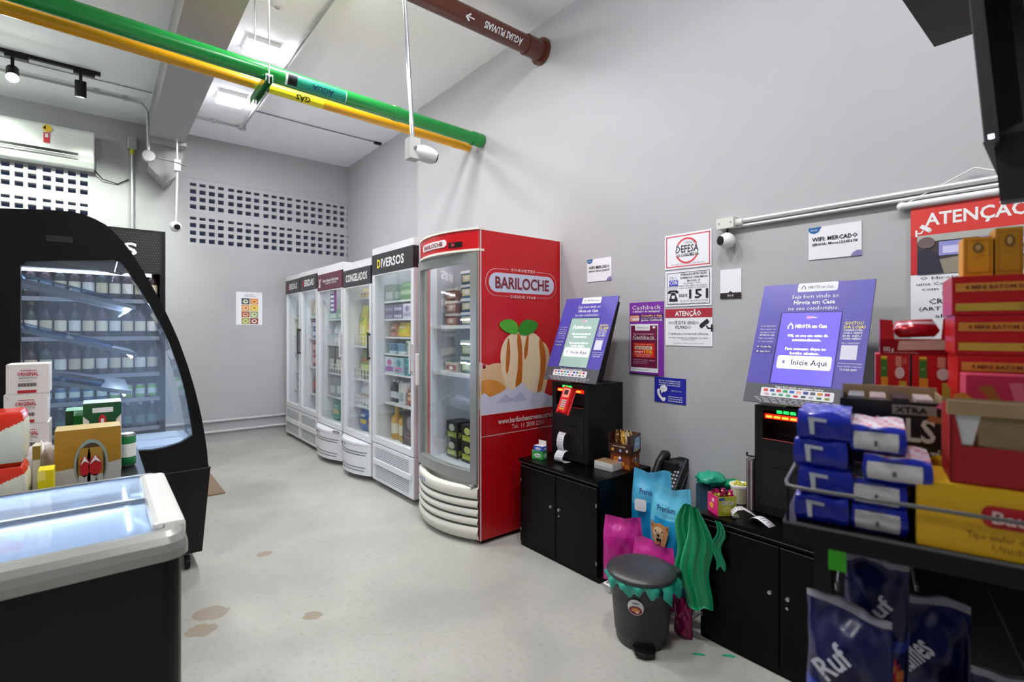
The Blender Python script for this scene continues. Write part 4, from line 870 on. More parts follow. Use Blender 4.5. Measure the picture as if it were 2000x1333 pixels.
S(RY+hw, RY-hw, FR, [
    (1.43, 'top', [('box_tub', 'brown and pink', '#8f5a4a', '#d9a894', .17, .095, '#efe9e4', 3), ('box_tub', 'blue and cream', '#3f6f8f', '#e2d79a', .17, .10, '#f0f0ee', 4), ('box_tub', 'pale cream', '#d9d4c4', '#b9c4c9', .15, .10, '#f0f0ee', 2)]),
    (1.085, 'middle', [('box_tub', 'green and red', '#d9c9a8', '#b03a5a', .17, .07, '#e8e4d4', 1), ('box_tub', 'dark green', '#3f6f50', '#c9d69a', .17, .12, '#dfe6cf', 2), ('box_tub', 'pale lime', '#b9c48a', '#dfe4b0', .15, .12, '#d9dcb8', 2)]),
    (.435, 'lowest', [('carton', 'black and green', '#2b2a26', '#9fae3c', .15, .135, '#d9dcc4', 2), ('carton', 'dark olive', '#2f2e26', '#b9c03f', .15, .135, '#cfd67a', 2), ('carton', 'black and lime', '#2b2a26', '#a8b43c', .14, .135, '#d9dcc4', 2)])], x=RX+.16 if RX+.16 > FX+.15 else FX+.151)

# ------------------------------------------------------------------ black steel cabinets along the right wall
CT = .567; CB = M('#040404', .32, spec=.14, noise=.1, scale=3)
def cabinet(label, y0, y1, dw=None):
    xf, xb = 2.12, 2.60; yc = (y0+y1)/2; hw = (y1-y0)/2
    t = thing('steel_cabinet', label, 'cabinet', (xf, yc, 0))
    m = MB(); m.box(.012, -hw, 0, xb-xf, hw, CT-.02, CB); m.build('body', t)
    m = MB(); m.box(-.008, -hw-.002, CT-.02, xb-xf, hw+.002, CT, CB); m.box(-.009, -hw, CT-.021, -.007, hw, CT-.018, M('#4a4a4c', .4)); m.build('top_panel', t, bevel=.003)
    for s_, lab in ((1, ''), (-1, '')):
        m = MB(); a, b_ = (.003, hw-.006) if s_ > 0 else (-hw+.006, -.003); m.box(0, a, .03, .012, b_, CT-.045, CB); m.box(-.001, a, CT-.047, .001, b_, CT-.044, M('#55555a', .4)); d = m.build('door', t, bevel=.002)
        m = MB(); m.cyl((-.012, s_*.035, .33), (0, s_*.035, .33), .008, STEEL, n=10); m.build('knob', d)
        m = MB(); m.box(-.002, s_*(hw-.012)-.004, .42, .004, s_*(hw-.012)+.004, .44, STEEL); m.box(-.002, s_*(hw-.012)-.004, .10, .004, s_*(hw-.012)+.004, .12, STEEL); m.build('hinge', d)
    m = MB(); m.cyl((-.004, -.03, .29), (0, -.03, .29), .006, STEEL, n=10); m.build('lock', t)
    return t
cabinet('low black two-door steel cabinet under the farther self-checkout, beside the red fridge', 1.845, 2.51)
cabinet('low black two-door steel cabinet under the nearer self-checkout', .54, 1.24)

# ------------------------------------------------------------------ self-checkout kiosks
def kiosk(label, pc, screen_col, scr_emit, lit_text):
    """pc: centre of the tilted panel along the wall"""
    X0 = 2.30; t = thing('self_checkout_kiosk', label, 'kiosk', (X0, pc, CT))
    y0, y1 = -.12, .195; G = M('#131314', .45, spec=.3, noise=.08, scale=10); D2 = M('#0a0a0b', .5, spec=.3)
    m = MB(); m.box(.0, y0, .012, .33, y1, .345, G); m.box(.10, y0, .345, .33, y1, .495, G); m.box(.0, y0, .345, .10, y0+.035, .495, G); m.box(.0, y1-.035, .345, .10, y1, .495, G); m.box(0, y0+.035, .475, .10, y1-.035, .495, G)
    m.box(.02, y0+.02, 0, .31, y1-.02, .012, D2)
    for z in (.35,): m.box(-.003, y0+.035, z-.004, .0, y1-.035, z, M('#8a3530', .4))
    m.build('housing', t, bevel=.003)
    m = MB(); m.box(-.003, y0+.04, .05, 0, y1-.035, .30, M('#19191a', .45, spec=.3)); m.box(-.004, y0+.03+.04, .225, -.003, y1-.09, .232, BLACK); m.build('service_door', t)
    m = MB(); yy = (y0+y1)/2
    for k in range(3): m.box(-.002, yy+.06-.028*k, .468, .004, yy+.04-.028*k, .480, M('#19ff4a', .4, emit=3))
    m.build('green_status_light', t)
    m = MB()
    for k in range(6): m.box(.006, yy+.11-.034*k, .443, .012, yy+.085-.034*k, .452, M('#ff5a1a', .4, emit=7))
    m.box(.012, y0+.04, .438, .02, y1-.04, .458, M('#ff1c08', .4, emit=1.6)); m.build('red_scanner_light', t)
    m = MB(); m.cyl((-.006, y1+.0, .26), (-.01, y1+.03, .26), .004, BLACK); m.cyl((-.01, y1+.03, .26), (-.01, y1+.03, .275), .004, BLACK); m.build('side_hook', t)
    # tilted front panel
    hw = .224; pb = Vector((-.05, 0, .514)); pt = Vector((.165, 0, 1.043)); H = (pt-pb).length; V = (pt-pb)/H; N = Vector((-V.z, 0, V.x))
    def q(b, off=0): p = pb+V*b*H+N*off; return p
    m = MB(); PW = M('#4d44a8', .35)
    m.ext([q(0)+Vector((0, hw, 0)), q(0)+Vector((0, -hw, 0)), q(1)+Vector((0, -hw, 0)), q(1)+Vector((0, hw, 0))], N*-.006, M('#2a2a2c', .4))
    pl = Pl(m, q(0)+Vector((0, hw, 0)), LX, V, 2*hw, H, gap=.0008)
    z0 = .155; pl.rect(0, z0, 1, 1, PW, 1); pl.rect(0, 0, 1, z0, M('#4b4c52', .45), 1)
    def grad(mat, pts): pl.poly(pts, mat, 1.5)
    pl.rrect(.34, .925, .70, 1.0, .008, PAPER, 2); pl.text('HIROTA em Casa', .55, .962, .026, M('#3a3a46', .5), .22, l=3); pl.poly([(.375, .945), (.375, .962), (.395, .982), (.415, .962), (.415, .945), (.409, .945), (.409, .960), (.395, .974), (.381, .960), (.381, .945)], M('#3a3a46', .5), 3)
    pl.text('Seja bem vindo ao', .51, .885, .034, WHITE, .42, l=3); pl.text('Hirota em Casa', .51, .835, .034, WHITE, .37, bold=True, l=3); pl.text('no seu condomínio.', .51, .785, .034, WHITE, .45, l=3)
    for k, s in enumerate(('NOSSO APLICATIVO', 'Baixe grátis em', 'qualquer loja', 'APP HIROTA CASA', 'Mais comodidade', 'no seu celular')): pl.text(s, .12, .635-.026*k, .013, WHITE, .15, l=3, bold=k == 3)
    pl.rrect(.03, .445, .20, .475, .003, M('#3a338c', .5), 2); pl.text('Google Play', .13, .46, .014, WHITE, .11, l=3, bold=True); pl.rrect(.03, .405, .20, .435, .003, M('#3a338c', .5), 2); pl.text('App Store', .13, .42, .014, WHITE, .1, l=3, bold=True)
    pl.poly([(.045, .45), (.045, .47), (.062, .46)], WHITE, 3); pl.ell(.053, .42, .009, .008, WHITE, 3, 8)
    yl = M('#f0e06a', .5); pl.text('GOSTOU', .875, .655, .024, yl, .15, l=3, bold=True); pl.text('DA LOJA?', .885, .625, .024, yl, .17, l=3, bold=True)
    for k, s in enumerate(('CONVERSE AGORA', 'COM A GENTE', 'DE SEU', 'CONDOMÍNIO')): pl.text(s, .875, .6-.022*k, .014, WHITE, .15, l=3, bold=True)
    pl.text('PELO WHATSAPP', .87, .5, .012, WHITE, .14, l=3); pl.rect(.80, .375, .93, .485, M('#d7d6e6', .5), 2)
    pl.rect(.79, .345, .98, .348, WHITE, 2); pl.text('outras dúvidas e sugestões', .885, .325, .012, WHITE, .19, l=3); pl.text('11 5100 6099', .88, .3, .016, WHITE, .13, l=3, bold=True)
    pl.text('Pague fácil usando os seguintes cartões', .5, .137, .016, WHITE, .42, l=3, bold=True); pl.rrect(.16, .055, .80, .125, .006, PAPER, 2)
    cs = ['#d94a3a', '#3a4a9a', '#c92a3a', '#2a9a5a', '#2a6ac0', '#e6a48a', '#22368a', '#4a5a6a', '#d98a2a', '#a02a4a']
    for k, c_ in enumerate(cs): pl.rrect(.185+.06*k, .095, .185+.06*k+.042, .115, .002, M(c_, .5), 3)
    for k, c_ in enumerate(['#c9a0a0', '#6a9a8a', '#2a9a5a', '#3aa06a', '#c02a3a', '#444c5a', '#a9a9a9', '#3a6a4a', '#8a8a3a']): pl.rrect(.2+.066*k, .066, .2+.066*k+.04, .082, .002, M(c_, .5), 3)
    for k in range(4): pl.lines(.1+.02*k, .9-.03*k, .044-.011*k, .004, M('#b9bac0', .5), 2, k+11)
    fp = m.build('front_panel', t)
    # screen
    m = MB(); S0, S1, T0, T1 = .235, .765, .165, .745
    o = q(0, .0022)+Vector((0, hw, 0)); ps = Pl(m, o, LX, V, 2*hw, H, gap=.0005)
    ps.rect(S0-.014, T0-.005, S1+.006, T1+.008, M('#16144a', .3), 0); ps.rect(S0, T0, S1, T1, M(screen_col, .25, emit=scr_emit), 1)
    def e(c, k=1.0): return M(c, .4, emit=lit_text*k)
    ps.text('HIROTA em Casa', .52, .632, .028, e('#ffffff'), .28, l=3, bold=True); ps.poly([(.31, .61), (.31, .635), (.335, .662), (.36, .635), (.36, .61), (.352, .61), (.352, .632), (.335, .650), (.318, .632), (.318, .61)], e('#ffffff'), 3)
    ps.rrect(.47, .695, .52, .715, .004, e('#e07a9a', .6), 2); ps.text('iMec', .54, .705, .012, e('#dfe6ff'), .04, l=3)
    for k, s in enumerate(('Olá, eu sou um caixa de', 'autoatendimento.', '', 'Para começar, clique no', 'botão abaixo.')):
        if s: ps.text(s, .5, .555-.036*k, .02, e('#ffffff'), .36 if k in (0, 3) else .26, l=3, bold=True)
    ps.rrect(.265, .285, .74, .39, .009, M('#f4f4ff', .4, emit=.75), 2); ps.text('Inicie Aqui', .55, .338, .042, M('#14143c', .5), .31, l=5, bold=True); ps.ell(.325, .338, .014, .016, M('#8a8ac0', .5), 4, 10)
    m.build('touch_screen', t)
    # monitor housing behind the panel
    m = MB(); m.ext([q(.06, -.006)+Vector((0, -hw*.92, 0)), q(.96, -.006)+Vector((0, -hw*.92, 0)), q(.96, -.045)+Vector((0, -hw*.92, 0)), q(.06, -.075)+Vector((0, -hw*.92, 0))], (0, 2*hw*.92, 0), D2)
    m.box(.05, -.05, .495, .14, .08, .60, D2); m.build('monitor_housing', t, bevel=.004)
    return t
kiosk('farther self-checkout kiosk with a purple front panel and grey-green screen, beside the red fridge', 2.198, '#93aca6', .25, .9)
kiosk('nearer self-checkout kiosk with a purple front panel and bright blue screen', .878, '#5a4fe0', .95, 1.3)

# card terminal held on the farther kiosk
RT_ = M('#e01a1c', .35); p = at(1103, 780, X=2.225)
t = thing('card_terminal', 'red card payment terminal clipped to the farther self-checkout kiosk', 'card reader', p)
U = Vector((-.15, -.985, .0)).normalized(); V = Vector((.30, -.28, .86)).normalized(); V = (V-U*V.dot(U)).normalized(); N = U.cross(V)
def ob(m, a0, a1, b0, b1, c0, c1, mat):
    P = lambda a, b, c: U*a+V*b+N*c
    vs = [P(a, b, c) for c in (c0, c1) for b in (b0, b1) for a in (a0, a1)]
    m.add(vs, [(0, 1, 3, 2), (4, 5, 7, 6), (0, 1, 5, 4), (2, 3, 7, 6), (0, 2, 6, 4), (1, 3, 7, 5)], mat); return m
m = MB(); ob(m, -.037, .037, -.085, .075, -.03, .0, RT_); m.build('body', t, bevel=.008)
m = MB(); ob(m, -.030, .030, .012, .068, .0, .003, M('#f08a78', .3, emit=.3)); ob(m, -.019, .019, .028, .058, .003, .004, M('#40282e', .3)); m.build('display', t)
m = MB()
for r_ in range(5):
    for c_ in range(3): ob(m, -.024+.017*c_, -.012+.017*c_, -.066+.0135*r_, -.057+.0135*r_, .0, .003, M(['#e8c13a', '#c9c3c9', '#c9c3c9', '#c9c3c9', '#c9c3c9'][r_], .4))
m.build('keypad', t)
m = MB(); ob(m, -.015, .015, .02, .05, -.06, -.03, BLACK); m.box(.0, -.03, -.01, .035, .02, .05, BLACK) if False else None; m.build('cradle', t)

# goods on the farther cabinet
def paper_strip(name, label, pts, wdir, w, group=None):
    """curled till receipt: centre line pts, width along wdir"""
    m = MB(); wd = Vector(wdir)*w/2; P = [Vector(p) for p in pts]; o = P[0].copy(); n = len(P)
    vs = [p-o+wd for p in P]+[p-o-wd for p in P]
    m.add(vs, [(k, k+1, n+k+1, n+k) for k in range(n-1)], M('#dddce2', .7), True)
    ink = M('#7b7a84', .7)
    for k in range(n-1):
        d = (P[k+1]-P[k]); nn = d.cross(wd).normalized()*.0008
        if nn.x > 0: nn = -nn
        for f in (.25, .7):
            a = P[k]-o+d*f+nn; e = d.normalized()*.003; r0, r1 = .75-.3*((k*7+int(f*4)) % 3)/3, -.7+.4*((k*5) % 4)/4
            m.poly([a+wd*r0, a+wd*r1, a+wd*r1+e, a+wd*r0+e], ink)
    o_ = m.build(name, loc=o); s_ = o_.modifiers.new('paper', 'SOLIDIFY'); s_.thickness = .0006
    return tag(o_, label, 'receipt', group)
g0 = Vector((2.285, 2.262, .745))
paper_strip('till_receipt', 'upper white till receipt hanging from the farther self-checkout kiosk', [g0+Vector((-.000, 0, 0)), g0+Vector((-.02, 0, .008)), g0+Vector((-.036, .0, -.01)), g0+Vector((-.045, 0, -.04)), g0+Vector((-.046, 0, -.07)), g0+Vector((-.035, .0, -.10)), g0+Vector((-.02, 0, -.115))], (0, -1, 0), .058)
g0 = Vector((2.27, 2.285, .615))
g1 = Vector((2.285, 2.255, .632))
paper_strip('till_receipt', 'lower curled till receipt standing on the cabinet under the farther kiosk', [g1+Vector(p) for p in ((0, 0, .0), (-.02, 0, .012), (-.045, .0, .004), (-.065, .0, -.022), (-.068, 0, -.045), (-.05, 0, -.06), (-.02, 0, -.0635), (.01, 0, -.0635))], (.1, -.99, 0), .066)
def face_box(m, sx, sy, sz, mat, prints=None, side=None, top=None):
    m.box(-sx/2, -sy/2, 0, sx/2, sy/2, sz, mat, top=top)
    if prints: prints(Pl(m, (-sx/2, sy/2, 0), LX, LV, sy, sz))
    if side: side(Pl(m, (-sx/2, -sy/2, 0), YX, LV, sx, sz))
    return m
def simple(name, label, cat, loc, rz, *a, group=None, bevel=0, **k): m = face_box(MB(), *a, **k); return tag(m.build(name, loc=loc, rz=rz, bevel=bevel), label, cat, group)
def gumtxt(c):
    def f(pl): pl.ell(.5, .45, .32, .26, WHITE, 1, 16); pl.text('Trident', .5, .45, .22, M(c, .5), .5, bold=True, l=2)
    return f
p = at(1047, 897, Z=CT); 
simple('gum_box', 'small green gum box at the corner of the farther cabinet', 'box', (p.x+.03, p.y, CT), .25, .05, .085, .052, M('#2fa044', .45), gumtxt('#1c7a34'), gumtxt('#1c7a34'), top=M('#bfe3cf', .5), bevel=.002)
simple('gum_box', 'small blue gum box with raised white lid, on top of the green gum box', 'box', (p.x+.03, p.y-.008, CT+.0525), .15, .045, .075, .032, M('#2c56c0', .45), gumtxt('#1c3a9a'), gumtxt('#1c3a9a'), top=M('#d9d5d8', .5), bevel=.002)
m = MB(); m.box(-.002, -.035, 0, .0, .035, .030, M('#e0dcdc', .5)); tag(m.build('box_flap', loc=(p.x+.05, p.y-.008, CT+.085)), 'raised white card flap behind the small blue gum box', 'card flap')
p = at(1187, 917, Z=CT)
simple('white_box', 'low white cardboard box with a brown top, in front of the brown snack boxes', 'box', (p.x+.02, p.y+.012, CT), .05, .10, .135, .045, M('#d4d2cf', .6), lambda pl: pl.rect(0, 0, 1, .45, M('#b3b1ad', .6), 1), None, top=M('#8a6b4a', .7), bevel=.002)
def brown(pl):
    for k, (a, b, r) in enumerate(((.3, .6, .12), (.45, .5, .1), (.62, .35, .1), (.2, .25, .08), (.85, .2, .1))): pl.ell(a, b, r, r*1.2, M(['#e08a2a', '#d9791e', '#e9a03a'][k % 3], .5), 1, 12); pl.ell(a, b, r*.4, r*.5, M('#6a2c12', .5), 2, 10)
    pl.ell(.5, .62, .10, .16, M('#2b3a8a', .5), 3, 14); pl.ell(.5, .7, .07, .1, WHITE, 4, 12)
def brown2(pl): brown(pl); pl.ell(.35, .2, .16, .14, M('#b0202a', .5), 5, 14); pl.text('Alpino' if False else 'CHOCO', .6, .55, .14, M('#7fb0d8', .5), .5, bold=True, l=6)
bx_ = Vector((2.47, 1.935, CT))
simple('snack_box', 'lower brown snack box with orange ring drawings beside the farther kiosk', 'box', bx_, .12, .11, .135, .095, M('#7c3a14', .45), brown, brown2, bevel=.002)
m = MB(); h_ = .115; mt = M('#3c1a12', .4)
m.box(-.06, -.075, 0, .06, .075, .05, mt); m.box(.055, -.075, .05, .06, .075, h_, M('#6a3a1c', .4)); m.box(-.06, -.075, .05, .06, -.07, h_, M('#5a4a48', .4)); m.box(-.06, .07, .05, .06, .075, h_, mt); m.box(-.06, -.075, .05, -.055, -.055, h_*.95, mt)
pl = Pl(m, (-.06, .075, 0), LX, LV, .15, h_); pl.text('DIVERSOS' if False else 'COOKIES', .5, .35, .06, M('#e6d9b0', .5), .6, bold=True); pl.ell(.2, .16, .06, .08, M('#e0a83a', .5), 1, 12); pl.ell(.55, .14, .05, .08, M('#9aa6d0', .5), 1, 12); pl.ell(.85, .16, .05, .07, M('#d9d3c8', .5), 1, 12)
pl = Pl(m, (-.06, -.075, 0), YX, LV, .12, h_); pl.poly([(.3, .1), (.9, .2), (.9, .85), (.45, .8)], M('#8fb6d9', .5), 1); pl.text('Toddy' if False else 'Cookies', .62, .5, .16, M('#e9f0f6', .5), .4, bold=True, l=2); pl.ell(.6, .2, .12, .09, M('#e6b85a', .5), 3, 12)
tag(m.build('snack_box', loc=(bx_.x-.004, bx_.y, CT+.096), rz=.12), 'upper open dark brown snack display box stacked on the lower brown box', 'box')
for i, (a, b_, c_, l_) in enumerate(((-.025, .04, '#8a5a2a', 'bronze'), (-.02, .0, '#d9931c', 'golden orange'), (-.025, -.038, '#c9a98a', 'silvery beige'), (.02, .03, '#4a2a1c', 'dark brown'), (.022, -.015, '#6a4424', 'brown'))):
    m = MB(); pillow(m, .036, .075, .02, lambda x, y, s_: M(c_, .2, .3) if (int(x*6)+int(y*5)) % 4 else M('#e9d9a0', .3), 6, 8, i, .003)
    tag(m.build('snack_packet', loc=(bx_.x+a, bx_.y+b_, CT+.147), rz=.3*i-.5), l_+' shiny snack packet standing in the upper brown box', 'packet', 'snack packets in the brown box')

# ------------------------------------------------------------------ desk phone fixed to the wall between the cabinets
p = at(1308, 922, X=2.60)
t = thing('desk_phone', 'black corded phone with keypad on the wall between the two cabinets', 'phone', (2.60, p.y, p.z))
U = Vector((-.18, -.98, .05)).normalized(); V = Vector((.52, -.10, .80)); V = (V-U*V.dot(U)).normalized(); N = U.cross(V); PB = M('#1d1e20', .4)
m = MB(); ob(m, -.085, .085, -.11, .10, -.04, .0, PB); m.box(-.005, -.05, -.06, .047, .05, .06, PB); m.build('phone_base', t, bevel=.006)
m = MB(); P = lambda a, b, c: U*a+V*b+N*c
m.tube([P(-.055, -.115, .0), P(-.055, -.10, .03), P(-.055, -.05, .045), P(-.055, .03, .05), P(-.055, .085, .035), P(-.055, .10, .005)], [.024, .028, .022, .022, .028, .024], PB, 12); m.build('handset', t)
m = MB()
for r_ in range(5):
    for c_ in range(4): ob(m, -.012+.023*c_, .0+.023*c_, -.085+.022*r_, -.074+.022*r_, .0, .004, M('#b9bcc0', .4))
m.build('keypad', t)
m = MB(); ob(m, -.01, .075, .045, .075, .0, .003, M('#43484c', .25)); m.build('display', t)

# ------------------------------------------------------------------ pet food bags, rack, bin and green carrier bags
RX0 = 2.13
t = thing('wire_rack', 'low white wire rack on the floor under the pet food bags', 'rack', (2.31, 1.535, 0))
m = MB(); 
WP = [(-.22, .24), (-.22, -.24), (.2, -.24), (.2, .24), (-.22, .24)]
m.tube([(x, y, .045) for x, y in WP], .006, WHITE, 8)
for k in range(11): y = .22-.044*k; m.cyl((-.22, y, .045), (.2, y, .045), .0025, WHITE, n=6)
m.build('wire_shelf', t)
for x, y in ((-.2, .22), (-.2, -.22), (.18, .22), (.18, -.22)):
    m = MB(); m.cyl((x, y, 0), (x, y, .045), .007, WHITE, n=8); m.build('foot', t)
def dogface(m, px, pz, s, xo):
    """small dog portrait printed on the bag front"""
    fur, fur2, dk = M('#c98a55', .6, noise=.15, scale=60), M('#e6c49a', .6, noise=.1, scale=60), M('#1f1513', .5)
    pl = Pl(m, (xo, px+s/2, pz), LX, LV, s, s*1.4, gap=.0012)
    pl.poly([(.1, .45), (.02, .8), (.05, 1), (.25, .9), (.5, .96), (.78, .88), (.98, .92), (.93, .65), (.85, .4), (.7, .05), (.5, 0), (.3, .08)], fur, 1)
    pl.ell(.42, .62, .26, .2, fur2, 2); pl.ell(.45, .42, .2, .22, fur2, 2)
    pl.ell(.42, .52, .07, .05, dk, 3, 12); pl.ell(.28, .66, .04, .035, dk, 3, 10); pl.ell(.62, .66, .04, .035, dk, 3, 10)
    pl.poly([(.3, .42), (.6, .42), (.55, .26), (.45, .2), (.36, .26)], dk, 3); pl.ell(.46, .28, .07, .06, M('#c96a6a', .5), 4, 12)
    pl.poly([(.08, .78), (.07, .95), (.2, .86)], M('#8a5232', .6), 2); pl.poly([(.8, .82), (.95, .9), (.9, .7)], M('#8a5232', .6), 2)
def petbag(label, loc, rz, w, h, d, base, topc, txt, dog=False, seed=1, tilt=0, group='pet food bags'):
    m = MB(); A, B_ = M(base, .3, noise=.06, scale=14), M(topc, .3, noise=.12, scale=90)
    pillow(m, w, h, d, lambda a, b, s_: B_ if b > .74+.10*abs(2*a-1)**2*(-1) else A, 16, 22, seed, .006, .10)
    t = thing('pet_food_bag', label, 'bag', loc, rz, group); o = m.build('bag_body', t)
    o.rotation_euler.y = tilt
    m = MB(); xo = -d/2*.99-.004
    if txt:
        m.text(txt, (xo+.018, 0, h*.82), LX, LV, h*.055, M('#14306a', .5), w*.42, bold=True)
    if dog:
        m.build('lettering', t); m = MB(); dogface(m, w*.10, h*.44, w*.46, xo-.002)
    else:
        m.text('NOVAS', (xo, w*.10, h*.42), LV, Vector((0, 1, 0)), w*.09, WHITE, h*.26, bold=True) if base.startswith('#1') or base.startswith('#2') else None
        pl = Pl(m, (xo-.001, w*.30, h*.64), LX, LV, w*.28, w*.28); pl.rrect(0, 0, 1, 1, .012, WHITE, 1) if txt else None
    if dog and False: pass
    if m.v: oo = m.build('print', t); oo.rotation_euler.y = tilt
    return t
petbag('light blue pet food bag standing left, behind the magenta bags', (2.36, 1.665, .052), .30, .23, .57, .15, '#0e84b8', '#4aa5cc', 'Premium', seed=4, tilt=.0)
petbag('light blue pet food bag with a dog picture, beside the green bags', (2.255, 1.475, .052), .12, .225, .545, .14, '#128cc0', '#5cb4d4', 'Premium', dog=True, seed=8)
petbag('magenta and white pet food bag leaning at the left behind the bin', (2.17, 1.715, .052), .5, .21, .345, .10, '#b00f7c', '#c02a8c', '', seed=12)
petbag('magenta pet food bag with folded top right behind the bin lid', (2.118, 1.485, .052), .05, .24, .30, .07, '#ac0f78', '#bd2889', '', seed=15)
petbag('small dark magenta pack at the floor right of the bin', (2.07, 1.29, .0), .0, .09, .17, .05, '#86104c', '#86104c', '', seed=3)
# pedal bin
t = thing('pedal_bin', 'dark grey plastic pedal bin with a domed lid and round sticker', 'bin', (1.908, 1.402, 0))
BN = M('#2a2a2b', .45, noise=.06, scale=40, bump=.05)
m = MB(); m.lathe((0, 0, 0), [(.104, 0), (.112, .012), (.128, .16), (.140, .285), (.145, .30), (.140, .30), (.12, .05)], BN, 40); m.build('bucket', t)
m = MB(); m.lathe((0, 0, 0), [(.150, .300), (.156, .308), (.150, .318), (.118, .330), (.075, .336), (.06, .333), (.052, .336), (.045, .333), (.02, .335), (.0001, .335)], M('#3a3a3d', .35), 40); ld = m.build('lid', t)
m = MB(); a = Vector((.11, -.09, .30)); m.box(.09, -.12, .26, .155, -.05, .31, BN); m.build('lid_hinge', t, bevel=.008)
m = MB()
vs = []; fs = []
for k in range(41):
    th = R(100+150*k/40); r0, r1 = .147, .158+.01*math.sin(k*.9)
    vs += [(r0*math.cos(th), r0*math.sin(th), .303), (r1*math.cos(th), r1*math.sin(th), .292+.004*math.sin(k*1.7)), ((r1-.012)*math.cos(th), (r1-.012)*math.sin(th), .262-.012*math.sin(k*.55)-.01*math.sin(k*1.3))]
for k in range(40): fs += [(3*k, 3*k+3, 3*k+4, 3*k+1), (3*k+1, 3*k+4, 3*k+5, 3*k+2)]
m.add(vs, fs, M('#2fa08c', .35), True)
vs = []; fs = []
for k in range(12):
    th = R(250+7*k); r1 = .165+.012*math.sin(k*1.1)
    vs += [(.147*math.cos(th), .147*math.sin(th), .303), (r1*math.cos(th), r1*math.sin(th), .285), (r1*.98*math.cos(th), r1*.98*math.sin(th), .235+.02*math.cos(k*1.5))]
for k in range(11): fs += [(3*k, 3*k+3, 3*k+4, 3*k+1), (3*k+1, 3*k+4, 3*k+5, 3*k+2)]
m.add(vs, fs, M('#2fa08c', .35), True); m.build('green_liner', t)
m = MB(); th0 = R(206)
def cylp(a, b, off=.0015):
    z = .205+b; rr = .112+(.145-.112)*z/.30+off; th = th0+a/rr; return (rr*math.cos(th), rr*math.sin(th), z)
def cell(ra, rb, mat, off, b0=0, a0=0):
    n = 20; vs = [cylp(a0, b0, off)]+[cylp(a0+ra*math.cos(2*math.pi*k/n), b0+rb*math.sin(2*math.pi*k/n), off) for k in range(n)]
    m.add(vs, [(0, 1+k, 1+(k+1) % n) for k in range(n)], mat)
cell(.035, .036, M('#d9d5d8', .5), .003); cell(.028, .019, M('#8a1c4a', .5), .004, -.013); cell(.018, .009, M('#d98a3a', .5), .005, -.010); cell(.008, .006, M('#f0c8b8', .5), .006, -.018, .008); cell(.015, .002, INK, .004, .018)
m.build('round_sticker', t)
m = MB(); th = R(222); c_ = Vector((math.cos(th), math.sin(th), 0)); s_ = Vector((-math.sin(th), math.cos(th), 0))
m.ext([c_*.10-s_*.05+Vector((0, 0, .012)), c_*.155-s_*.042+Vector((0, 0, .012)), c_*.17+Vector((0, 0, .012)), c_*.155+s_*.042+Vector((0, 0, .012)), c_*.10+s_*.05+Vector((0, 0, .012))], (0, 0, .014), DARK); m.build('foot_pedal', t, bevel=.004)
# green carrier bags hanging at the cabinet corner
TEAL = M('#0c8a58', .3, noise=.1, scale=12); TEAL2 = M('#2aa584', .3, noise=.12, scale=14)
def sheetbag(name, label, loc, rz, w, h, seed, mat, taper=.5, d=.05, wave=.011):
    r = random.Random(seed); nx, nz = 16, 24; vs = []; ph = [r.uniform(0, 6) for _ in range(6)]
    for sd_ in (-1, 1):
        for j in range(nz+1):
            b = j/nz; ww = w*(1-(1-taper)*max(0, (b-.55)/.45)**1.5)*(.9+.1*math.sin(min(1, b*4)*math.pi/2))
            for i in range(nx+1):
                a = i/nx; e = math.sin(a*math.pi)**.5 if 0 < a < 1 else 0
                fold = wave*(math.sin(a*17+ph[0]+1.2*math.sin(b*4+ph[1]))+.4*math.sin(a*41+ph[4]))*(.4+.6*b)*e
                vs.append((sd_*d/2*e*(1-b*.7)+fold, (.5-a)*ww+.012*math.sin(b*9+ph[2]), b*h-.010*math.sin(a*7+ph[3])*(1-b)))
    n = (nx+1)*(nz+1); fs = []
    for s_ in (0, 1):
        for j in range(nz):
            for i in range(nx): k = s_*n+j*(nx+1)+i; fs.append((k, k+1, k+nx+2, k+nx+1))
    for j in range(nz):
        for i in (0, nx): k = j*(nx+1)+i; fs.append((k, k+nx+1, n+k+nx+1, n+k))
    for i in range(nx): fs.append((i, i+1, n+i+1, n+i))
    m = MB(); m.add(vs, fs, mat, True)
    return tag(m.build(name, loc=loc, rz=rz), label, 'plastic bag', 'green plastic bags')
sheetbag('plastic_bag', 'tall green carrier bag hanging at the front corner of the nearer cabinet', (2.075, 1.225, .16), .35, .125, .44, 5, TEAL, .25)
sheetbag('plastic_bag', 'wide green carrier bag hanging between the pet food and the nearer cabinet', (2.135, 1.315, .20), .15, .11, .38, 9, TEAL, .35)
sheetbag('plastic_bag', 'narrow fold of green bag hanging against the door of the nearer cabinet', (2.098, 1.135, .36), 0, .045, .20, 7, M('#0f7f54', .35), .6, .02, .006)
def crumple(name, label, loc, r, mat, seed, sz=.5, cat='plastic bag', group='green plastic bags'):
    rr = random.Random(seed); ph = [rr.uniform(0, 6) for _ in range(9)]; m = MB(); n, k_ = 22, 12; vs = []; fs = []
    for j in range(k_+1):
        for i in range(n):
            th, p_ = 2*math.pi*i/n, math.pi*j/k_
            d = Vector((math.sin(p_)*math.cos(th), math.sin(p_)*math.sin(th), -math.cos(p_)*sz))
            q = 1+.16*math.sin(4*th+ph[0])*math.sin(3*p_+ph[1])+.10*math.sin(9*th+ph[2]+4*p_)+.06*math.sin(15*p_+ph[3]+3*th)
            v = d*r*q; v.z += r*sz; v.z = max(v.z, 0); vs.append(v)
    for j in range(k_):
        for i in range(n): fs.append((j*n+i, j*n+(i+1) % n, (j+1)*n+(i+1) % n, (j+1)*n+i))
    m.add(vs, fs, mat, True); return tag(m.build(name, loc=loc), label, cat, group)
